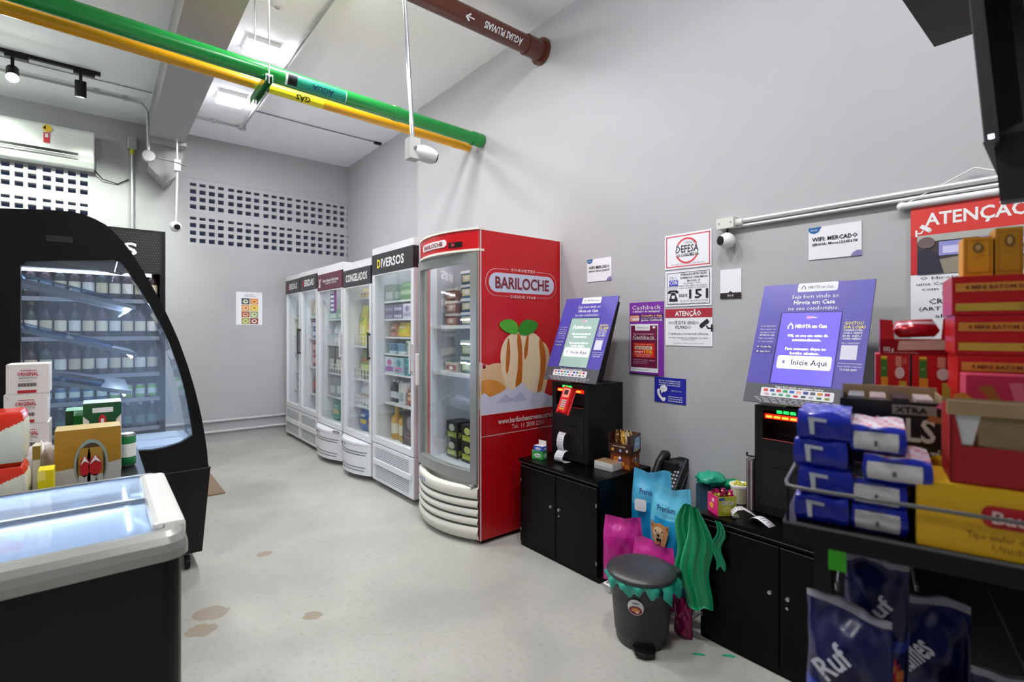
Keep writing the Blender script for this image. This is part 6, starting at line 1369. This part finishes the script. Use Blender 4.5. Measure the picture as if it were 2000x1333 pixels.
# ------------------------------------------------------------------ black shelf unit in the right foreground
SRZ = math.atan2(.268, .963); SP = Vector((.79, .322, 0)); SZ = 1.1175
RM_ = Matrix.Translation(SP) @ Matrix.Rotation(SRZ, 4, 'Z')
def L2W(x, y, z): return RM_ @ Vector((x, y, z))
SB2 = M('#080808', .35, spec=.3)
t = thing('shelf_unit', 'black metal shop shelf with a wire rail, stacked with sweets in the right foreground', 'shelf', SP, SRZ)
m = MB(); m.box(0, -1.15, SZ-.03, .50, .004, SZ, SB2); m.box(-.002, -1.15, SZ-.004, .002, .004, SZ, M('#5a5a5c', .4)); m.build('shelf_board', t)
m = MB(); z = 1.169; m.tube([(-.001, -.008, z), (-.004, -.03, z), (-.004, -1.15, z)], .0028, M('#6b6b6c', .3, .5), 8)
for y in (-.002, -.45, -.9): m.cyl((-.001, y, SZ), (-.001, y, z), .0025, SB2, n=8)
m.build('wire_rail', t); m = MB(); m.tube([(.30, .003, z), (.03, .003, z), (.004, -.001, z), (-.001, -.008, z)], .0028, M('#6b6b6c', .3, .5), 8); m.cyl((.30, .003, SZ), (.30, .003, z), .0028, SB2, n=8); m.build('end_rail', t)
m = MB(); m.box(.48, -1.15, .0, .50, .0, SZ-.03, SB2); m.build('back_panel', t)
m = MB(); m.box(.04, -1.15, 0, .48, -.10, .09, SB2); m.build('base', t)
for y in (-.02, -1.13): m = MB(); m.box(.44, y-.015, 0, .48, y+.015, SZ-.03, SB2); m.build('post', t)
HK = [(.10, -.06, .99), (.16, -.11, 1.04), (.29, -.17, .94), (.18, -.29, .90), (.21, -.44, .88), (.16, -.16, 1.05)]
for x, y, zz in HK[:5]:
    m = MB(); m.cyl((.48, y, zz), (x, y, zz), .003, STEEL, n=8); m.cyl((x, y, zz), (x-.005, y, zz+.012), .003, STEEL, n=8); m.build('hook', t)
def sitem(name, label, cat, x, y, z, dx, dy, dz, mat, front=None, side=None, top=None, group=None, rz=0, bevel=.002, topf=None):
    """carton on the shelf: x front edge, y left edge (local), sizes"""
    m = MB(); m.box(-dx/2, -dy/2, 0, dx/2, dy/2, dz, mat, top=top)
    if front: front(Pl(m, (-dx/2, dy/2, 0), LX, LV, dy, dz))
    if side: side(Pl(m, (-dx/2, -dy/2, 0), YX, LV, dx, dz))
    if topf: topf(Pl(m, (-dx/2, dy/2, dz), LX, YX, dy, dx))
    p = L2W(x+dx/2, y-dy/2, z); o = m.build(name, loc=p, rz=SRZ+rz, bevel=bevel); return tag(o, label, cat, group)
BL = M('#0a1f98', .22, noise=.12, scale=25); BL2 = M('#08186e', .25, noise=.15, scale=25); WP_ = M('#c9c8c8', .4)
def wafer(name, label, x, y, z, w, h, d, style, seed, group='blue foil wafer packs'):
    """soft foil pack: bulged brick"""
    r_ = random.Random(seed); m = MB(); nx, ny, nz = 6, 10, 5; ph = [r_.uniform(0, 6) for _ in range(5)]
    def P(a, b, c):   # a depth, b width, c height -> bulge
        q = .86+.14*(math.sin(math.pi*c)**.5 if 0 < c < 1 else 0); k = 1+.012*math.sin(14*b+ph[0]+7*c)+.012*math.sin(11*c+ph[1])
        return ((a-.5)*d*q*k, (.5-b)*w*(.95+.05*math.sin(math.pi*c))*1, c*h+.002*math.sin(9*b+ph[2])*math.sin(6*a+ph[3])*(1 if c > .9 else 0))
    def grid(f, n1, n2, mt):
        vs = [f(i/n1, j/n2) for j in range(n2+1) for i in range(n1+1)]; fs = []; ms = []
        for j in range(n2):
            for i in range(n1): k = j*(n1+1)+i; fs.append((k, k+1, k+n1+2, k+n1+1)); ms.append(mt((i+.5)/n1, (j+.5)/n2))
        m.add(vs, fs, ms, True)
    if style == 'blue':
        fr = lambda b, c: BL
        tp = lambda b, a: M('#6d64b8', .25) if (int(b*10)*3+int(a*6)*2) % 7 < 2 else M('#1c36a8', .25)
    else:
        fr = lambda b, c: WP_ if .06 < b < .86 and .1 < c < .82 else BL
        tp = lambda b, a: M('#e0d8e6', .3) if (int(b*10)+int(a*6)) % 3 else M('#d98fa0', .3)
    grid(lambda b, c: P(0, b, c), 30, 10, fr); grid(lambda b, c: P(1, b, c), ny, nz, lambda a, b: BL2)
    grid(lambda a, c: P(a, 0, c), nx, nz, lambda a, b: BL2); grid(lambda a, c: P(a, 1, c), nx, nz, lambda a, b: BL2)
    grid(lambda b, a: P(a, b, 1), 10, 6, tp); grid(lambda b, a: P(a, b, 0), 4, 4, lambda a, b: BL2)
    pl = Pl(m, (-d/2-.0005, w/2, 0), LX, LV, w, h, gap=.001)
    if style == 'blue': pl.poly([(.22, .84), (.56, .80), (.56, .68), (.33, .70), (.34, .22), (.26, .22)], M('#b9bfc6', .4), 1.5)
    else: pl.rect(.44, .3, .5, .5, M('#55585c', .4), 1.5); pl.rect(.28, .84, .62, .93, M('#1a2a70', .4), 1.5)
    o = m.build(name, loc=L2W(x+d/2, y-w/2, z), rz=SRZ+r_.uniform(-.04, .04)); return tag(o, label, 'wafer pack', group)
pos4 = ['lowest', 'second from bottom', 'second from top', 'topmost']
for k in range(4):
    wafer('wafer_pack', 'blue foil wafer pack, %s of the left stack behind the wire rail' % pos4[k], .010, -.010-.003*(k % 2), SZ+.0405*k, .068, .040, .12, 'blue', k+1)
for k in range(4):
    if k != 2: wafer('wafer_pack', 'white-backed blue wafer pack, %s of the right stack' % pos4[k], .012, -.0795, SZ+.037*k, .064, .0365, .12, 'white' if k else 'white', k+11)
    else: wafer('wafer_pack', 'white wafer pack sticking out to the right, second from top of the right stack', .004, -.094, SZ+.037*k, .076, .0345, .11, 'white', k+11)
def halls(pl):
    wt = M('#c9c9bd', .5); pl.text('HALLS', .50, .74, .21, wt, .84, bold=True, l=2, res=2); pl.text('.', .95, .6, .08, wt, .03, bold=True, l=2); pl.rect(.52, .88, .93, .97, M('#8a8a80', .5), 1); pl.text('XTRA', .7, .925, .055, DARK, .3, bold=True)
    pl.text('FUERTE', .83, .50, .09, wt, .26, bold=True, l=2); pl.text('EXTRA FORTE', .83, .42, .04, wt, .26, l=2); pl.text('CONTEÚDO', .83, .36, .03, wt, .22, l=2); pl.rect(.60, .0, .98, .2, M('#14507a', .5), 1)
t = thing('mint_display_box', 'open black mint display box with large white letters behind the blue packs', 'box', L2W(.17, -.061, SZ), SRZ)
m = MB(); dy, dx, dz = .135, .11, .168; BM = M('#0a0a0c', .4)
m.box(0, -dy, 0, dx, 0, .10, BM); m.box(0, -dy, .10, .003, 0, dz, BM); m.box(dx-.003, -dy, .10, dx, 0, dz+.015, M('#a08a68', .7)); m.box(0, -dy, .10, dx, -dy+.003, dz+.008, M('#8a7658', .7)); m.box(0, -.003, .10, dx, 0, dz, BM)
pl = Pl(m, (0, 0, 0), LX, LV, dy, dz); halls(pl); m.build('box_walls', t)
for k in range(4):
    m = MB(); m.box(.01, -dy+.012+.03*k, .10, .095, -dy+.034+.03*k, dz+.004, M(['#c9bcbc', '#3a3a40', '#b9a9ac', '#8a8a90'][k], .3, .2)); o = m.build('mint_stick', loc=L2W(.17, -.061, SZ), rz=SRZ)
    tag(o, '%s of the foil mint sticks in the open black display box' % ['far right', 'second from right', 'second from left', 'far left'][k], 'sweets', 'mint sticks in the black box')
def bau(pl):
    br = M('#7a4a10', .5); pl.rrect(.27, .44, .72, .76, .010, M('#b3141e', .4), 1); pl.text('Bauducco', .50, .60, .17, M('#e9c9c4', .5), .38, bold=True, l=3, res=2)
    pl.text('Tipo wafer de chocolate', .42, .30, .10, br, .42, l=2); pl.text('Unidades', .42, .15, .09, br, .22, l=2)
sitem('wafer_box', 'long yellow wafer box with a red logo behind the wire rail', 'box', .006, -.152, SZ, .10, .235, .085, M('#d9a809', .45, noise=.05, scale=20), bau, bevel=.002)
t = thing('opened_carton', 'torn-open red carton with brown cardboard edges on the yellow box', 'box', L2W(.012, -.186, SZ+.086), SRZ)
m = MB(); dy, dx, dz = .20, .09, .10; RC = M('#9a0c14', .45, noise=.06, scale=15); KC_ = M('#9c8461', .75, noise=.15, scale=40)
m.box(0, -dy, 0, dx, 0, .002, RC); m.box(0, -dy, 0, .002, 0, .048, RC); m.box(.0, -.0025, 0, dx, 0, .095, RC); m.box(0, -dy, 0, dx, -dy+.0025, dz, RC); m.box(dx-.002, -dy, 0, dx, 0, dz, KC_)
m.ext([(0.0, 0, .048), (0.0, -.012, .048), (0.0, -.004, .092), (0, 0, .092)], (.002, 0, 0), RC); pl = Pl(m, (0, 0, 0), LX, LV, dy, dz); pl.text('S', .86, .17, .20, M('#b0a08c', .5), .09, bold=True, l=2, res=2); m.build('red_walls', t)
m = MB(); m.box(-.002, -dy-.004, .088, .004, .003, .106, KC_); m.box(.002, -dy, .050, .01, -.028, .088, M('#84704f', .8, noise=.2, scale=40)); m.ext([(.0015, -.004, .088), (.0015, -.030, .088), (.0015, -.022, .05), (.0015, -.012, .05)], (.002, 0, 0), M('#c9c6c6', .5)); m.build('torn_cardboard', t)
for i, (x, y, z, s_) in enumerate(((.13, -.158, 0, .05), (.125, -.172, .04, .045), (.14, -.145, .045, .04))):
    m = MB(); ye, bn = M('#e3bd12', .3), M('#8a4a22', .4)
    pillow(m, s_, s_*1.2, .024, lambda a, b, s2: bn if (.3 < b < .55 and .3 < a < .7) else ye, 8, 8, i+3, .005)
    tag(m.build('yellow_packet', loc=L2W(x, y, SZ+z+.0), rz=SRZ+.4*i-.3), 'crinkled yellow sweet packet, %s of the three between black box and torn carton' % ['lowest', 'uppermost right', 'uppermost left'][i], 'packet', 'yellow packets on the shelf')
def baton(pl):
    yl, gr = M('#d9913a', .5), M('#2f7a1c', .5); pl.rect(.02, .60, .60, .82, yl, 1); pl.text('4 MINI BATOM DE NATAL', .3, .71, .10, M('#7a3a12', .5), .46, bold=True, l=2); pl.rect(.60, .60, .92, .84, gr, 1); pl.text('1,52 kcal', .76, .72, .10, M('#a9c48a', .5), .22, bold=True, l=2); pl.ell(.935, .72, .02, .13, M('#e6cf1c', .5), 2, 12)
    pl.rect(.02, .1, .52, .30, M('#c9a83c', .5), 1); pl.text('GAROTO', .42, .2, .1, M('#8a6a1c', .5), .16, l=2); pl.ell(.63, .26, .10, .20, M('#dcc9c6', .5), 2, 18); pl.text('35g', .63, .26, .1, M('#b98a8a', .5), .07, l=3); pl.rect(.74, .08, .95, .38, M('#d98a74', .5), 1)
RB = M('#bd0a14', .35, noise=.05, scale=12)
for k in range(6):
    sitem('chocolate_box', 'long red chocolate box with yellow strips, %s in the right-hand stack' % ['lowest', 'second from bottom', 'third from bottom', 'third from top', 'second from top', 'topmost'][k], 'box', .20, -.2075+.006*(k-5)*-1*0-.0035*(5-k), SZ+.0612*k, .12, .22, .060, RB, baton, group='long red chocolate boxes')
def orange(pl): pl.frame(.08, .08, .92, .92, .0012, M('#b8740c', .5), 1); pl.ell(.5, .72, .18, .13, M('#7a5a2a', .5), 2, 16); pl.ell(.5, .72, .1, .08, M('#c9a05a', .5), 3, 12); pl.text('Paçoca' if False else 'LACTA', .5, .5, .05, M('#b8740c', .5), .4, l=2)
for i, (px0, px1, py0, c_) in enumerate(((1880, 1938, 463, '#e39a14'), (1943, 1998, 444, '#c48a10'))):
    def tt(px, x=.22): k = (px-1000)/985; return (k*(.75+.817*x)-(.407+.5754*x))/(.817+k*.5754)
    y0, y1 = tt(px0), tt(px1); dep = .75+.817*.22-.5754*(y0+y1)/2
    z1 = CAMZ+(HZ-py0)*dep/985
    sitem('orange_box', '%s orange box with an oval emblem standing on the red chocolate boxes' % ['shorter', 'taller'][i], 'box', .22, -y0, SZ+.3672, .05, y1-y0, z1-(SZ+.3672), M(c_, .5), orange, side=lambda pl: pl.rect(0, 0, 1, 1, M('#6a4410', .6), 1) if False else None)
def pinkb(pl):
    pl.rect(0, 0, 1, 1, M('#c92a50', .4), 1); c = (.35, .62)
    for k in range(9):
        a0 = R(20+18*k); a1 = a0+R(8); pl.poly([c, (c[0]+.6*math.cos(a0), c[1]+.34*math.sin(a0)), (c[0]+.6*math.cos(a1), c[1]+.34*math.sin(a1))], M(['#d98a3a', '#e86a8a', '#a8642a'][k % 3], .5), 2)
    pl.ell(c[0], c[1], .14, .09, M('#e6c4cf', .5), 3, 16); pl.text('HARIBO', .75, .86, .1, M('#d9c6cc', .5), .5, bold=True, l=3)
sitem('pink_display_box', 'pink sweet box with a sunburst print behind the torn red carton', 'box', .125, -.215, SZ, .06, .18, .218, M('#d04466', .4), pinkb)
sitem('stock_carton', 'brown riser carton hidden under the small red boxes at the shelf back', 'box', .335, -.10, SZ, .12, .145, .151, M('#8a7150', .75))
def smallred(pl):
    pl.rect(.17, .5, .35, .92, M('#2f7a1c', .5), 1); pl.text('leite', .26, .7, .05, M('#cfe08a', .5), .1, l=2); pl.rect(.17, .0, .38, .5, M('#e0962a', .5), 1); pl.rect(.17, .88, .35, .96, M('#e6cf3a', .5), 1); pl.rect(.6, .74, .78, .96, M('#d98a74', .5), 1); pl.ell(.72, .6, .14, .13, M('#dcc6c4', .5), 2, 16); pl.rect(.7, .04, .92, .42, M('#c9a83c', .5), 1)
    pl.lines(.82, .92, .86, .12, M('#d96a60', .5), 1, 3)
for i, (y, w) in enumerate(((-.1115, .051), (-.1665, .060))):
    sitem('chocolate_box', '%s of two small upright red boxes under the open red display box' % ['left', 'right'][i], 'box', .34, y, SZ+.152, .10, w, .0845, RB, smallred, group='small red chocolate boxes')
t = thing('chocolate_display', 'open red display box marked 532 g, on the two small red boxes', 'box', L2W(.34, -.1185, SZ+.237), SRZ)
m = MB(); dy, dx, dz = .110, .10, .066
m.box(0, -dy, 0, dx, 0, .028, RB); m.ext([(0, 0, 0), (0, -dy, 0), (0, -dy, dz+.003), (0, -dy+.018, dz), (0, -dy+.021, .028), (0, -.022, .028), (0, -.019, dz-.002), (0, 0, dz)], (.002, 0, 0), RB); m.box(0, -dy, 0, dx, -dy+.002, dz+.003, RB); m.box(0, -.002, 0, dx, 0, dz, RB)
pl = Pl(m, (0, 0, 0), LX, LV, dy, dz); pl.poly([(.24, .12), (.96, .16), (.95, .42), (.26, .38)], M('#c9a89a', .6), 1); pl.text('532 g', .12, .15, .10, PAPER, .14, bold=True, l=2); pl.text('CONTÉM 14 UNIDADES DE 38 g', .28, .05, .05, M('#e6b0b0', .5), .46, l=2); m.build('box_walls', t)
for k in range(3):
    m = MB(); o_ = Vector((.02+.026*k, -.022, .033)); W_ = .066
    m.tube([o_+Vector((0, 0, .008+.004*k)), o_+Vector((0, -.006, .010+.004*k)), o_+Vector((0, -W_*.5, .012+.004*k)), o_+Vector((0, -W_+.006, .012+.005*k)), o_+Vector((0, -W_, .010+.005*k))], [.003, .012, .013, .012, .003], M(['#a31222', '#c9a9b4', '#b32a3a'][k], .18, .3), 10)
    tag(m.build('chocolate_bar', loc=L2W(.34, -.1185, SZ+.237), rz=SRZ), '%s shiny wrapped chocolate bar lying in the open red display box' % ['front dark red', 'middle silvery pink', 'rear bright red'][k], 'chocolate bar', 'bars in the red display box')

# snack bags on the hooks below the board
NV, NV2 = M('#080f48', .3, noise=.2, scale=20), M('#0e0e3c', .3)
def snackbag(label, x, y, zt, rz, w, h, seed, word):
    m = MB(); wt, rd_, or_ = M('#c9ccd6', .35), M('#b8202a', .3), M('#c97a3a', .3)
    def f(a, b, s_):
        if b > .94: return M('#8f8c98', .3)
        if .50 < b < .62 and .12 < a < .9: return NV2
        if b < .34 and (a-.5)**2/.16+(b-.12)**2/.05 < 1: return rd_ if (int(a*9)+int(b*14)) % 3 else or_
        if .36 < b < .44: return M('#233a9a', .3)
        return NV
    pillow(m, w, h, .075, f, 16, 22, seed, .006, .08, base=False)
    t = thing('snack_bag', label, 'snack bag', L2W(x, y, zt-h), SRZ+rz, 'navy snack bags below the shelf'); m.build('bag_body', t)
    m = MB(); m.text(word, (-.043, .005, h*.66), Vector((0, -.6, .8)), Vector((0, .8, .6)), w*.26, wt, h*.26, bold=True, res=2); m.build('print', t)
    return t
b1 = snackbag('navy snack bag hanging nearest the cabinet, turned sideways with a red lower panel', .07, -.075, .985, -.35, .115, .22, 3, 'Ruf')
m = MB(); m.box(-.003, -.012, -.035, .003, .012, .012, M('#3fc814', .4)); tag(m.build('green_clip', loc=L2W(.10, -.060, 1.055), rz=SRZ), 'bright green plastic clip strip at the top of the hanging snack bags', 'clip')
snackbag('navy snack bag behind the green clip with large white letters', .15, -.11, 1.035, .1, .085, .20, 5, 'Ruf')
snackbag('navy snack bag hanging deeper under the shelf, right of the green clip', .28, -.17, .94, -.2, .14, .26, 7, 'Ruffles')
snackbag('dark snack bag low under the yellow wafer box', .17, -.29, .90, .1, .13, .26, 9, 'Ruffles')
snackbag('dark snack bag at the lower right corner of the picture', .20, -.44, .88, 0, .13, .26, 12, 'Ruffles')

# ------------------------------------------------------------------ monitor and overhead panel at the top right
P = Vector((1.222, .163, 1.735)); wd = Vector((.9985, .054, 0)); nb = Vector((.054, -.9985, 0)); up = Vector((-.02, .075, 1)).normalized()
t = thing('monitor', 'black wall monitor seen from its side at the top right', 'monitor', P)
PM, PB2 = M('#3c3b3e', .5), M('#050505', .5, spec=.2)
def ob3(m, a0, a1, b0, b1, c0, c1, mat):
    Q = lambda a, b, c: wd*a+up*b+nb*c
    vs = [Q(a, b, c) for c in (c0, c1) for b in (b0, b1) for a in (a0, a1)]
    m.add(vs, [(0, 1, 3, 2), (4, 5, 7, 6), (0, 1, 5, 4), (2, 3, 7, 6), (0, 2, 6, 4), (1, 3, 7, 5)], mat)
m = MB(); ob3(m, 0, .62, 0, .44, 0, .018, PM); m.build('bezel', t, bevel=.002)
m = MB(); Q = lambda a, b, c: wd*a+up*b+nb*c
m.ext([Q(.03, .02, .018), Q(.06, .04, .05), Q(.10, .06, .066), Q(.52, .06, .066), Q(.56, .04, .05), Q(.60, .02, .018)], up*.30, PB2); m.build('rear_housing', t)
m = MB(); ob3(m, .0, .01, .004, .012, .006, .014, M('#dfe3ff', .4, emit=6)); m.build('standby_light', t)
m = MB(); ob3(m, .05, .09, -.10, .02, .01, .05, M('#1c1b1d', .5)); ob3(m, .10, .22, -.07, .02, .02, .06, PB2); m.build('mount_plate', t)
m = MB(); m.tube([Q(.25, .1, .08), Q(.25, .1, .14), Vector((2.645, -.05, 1.85))-P], .02, PB2, 10); m.build('wall_arm', t)
c = at(1825, 92, Z=2.3)
t = thing('overhead_panel', 'flat dark panel hung above the shop shelf at the top right corner', 'panel', (c.x, c.y, 2.3))
m = MB(); m.box(-1.1, -1.2, 0, 0, 0, .04, M('#2a2527', .6)); m.build('board', t)
for x in (-.9, -.15):
    for y in (-1.0, -.35): m = MB(); m.cyl((x, y, .04), (x, y, CEIL-2.3), .006, STEEL, n=8); m.build('hanging_rod', t)
# lens-side tidy up: drop unused mesh prototypes
for o in list(PROD.values()):
    if 'unused' in o: bpy.data.objects.remove(o)
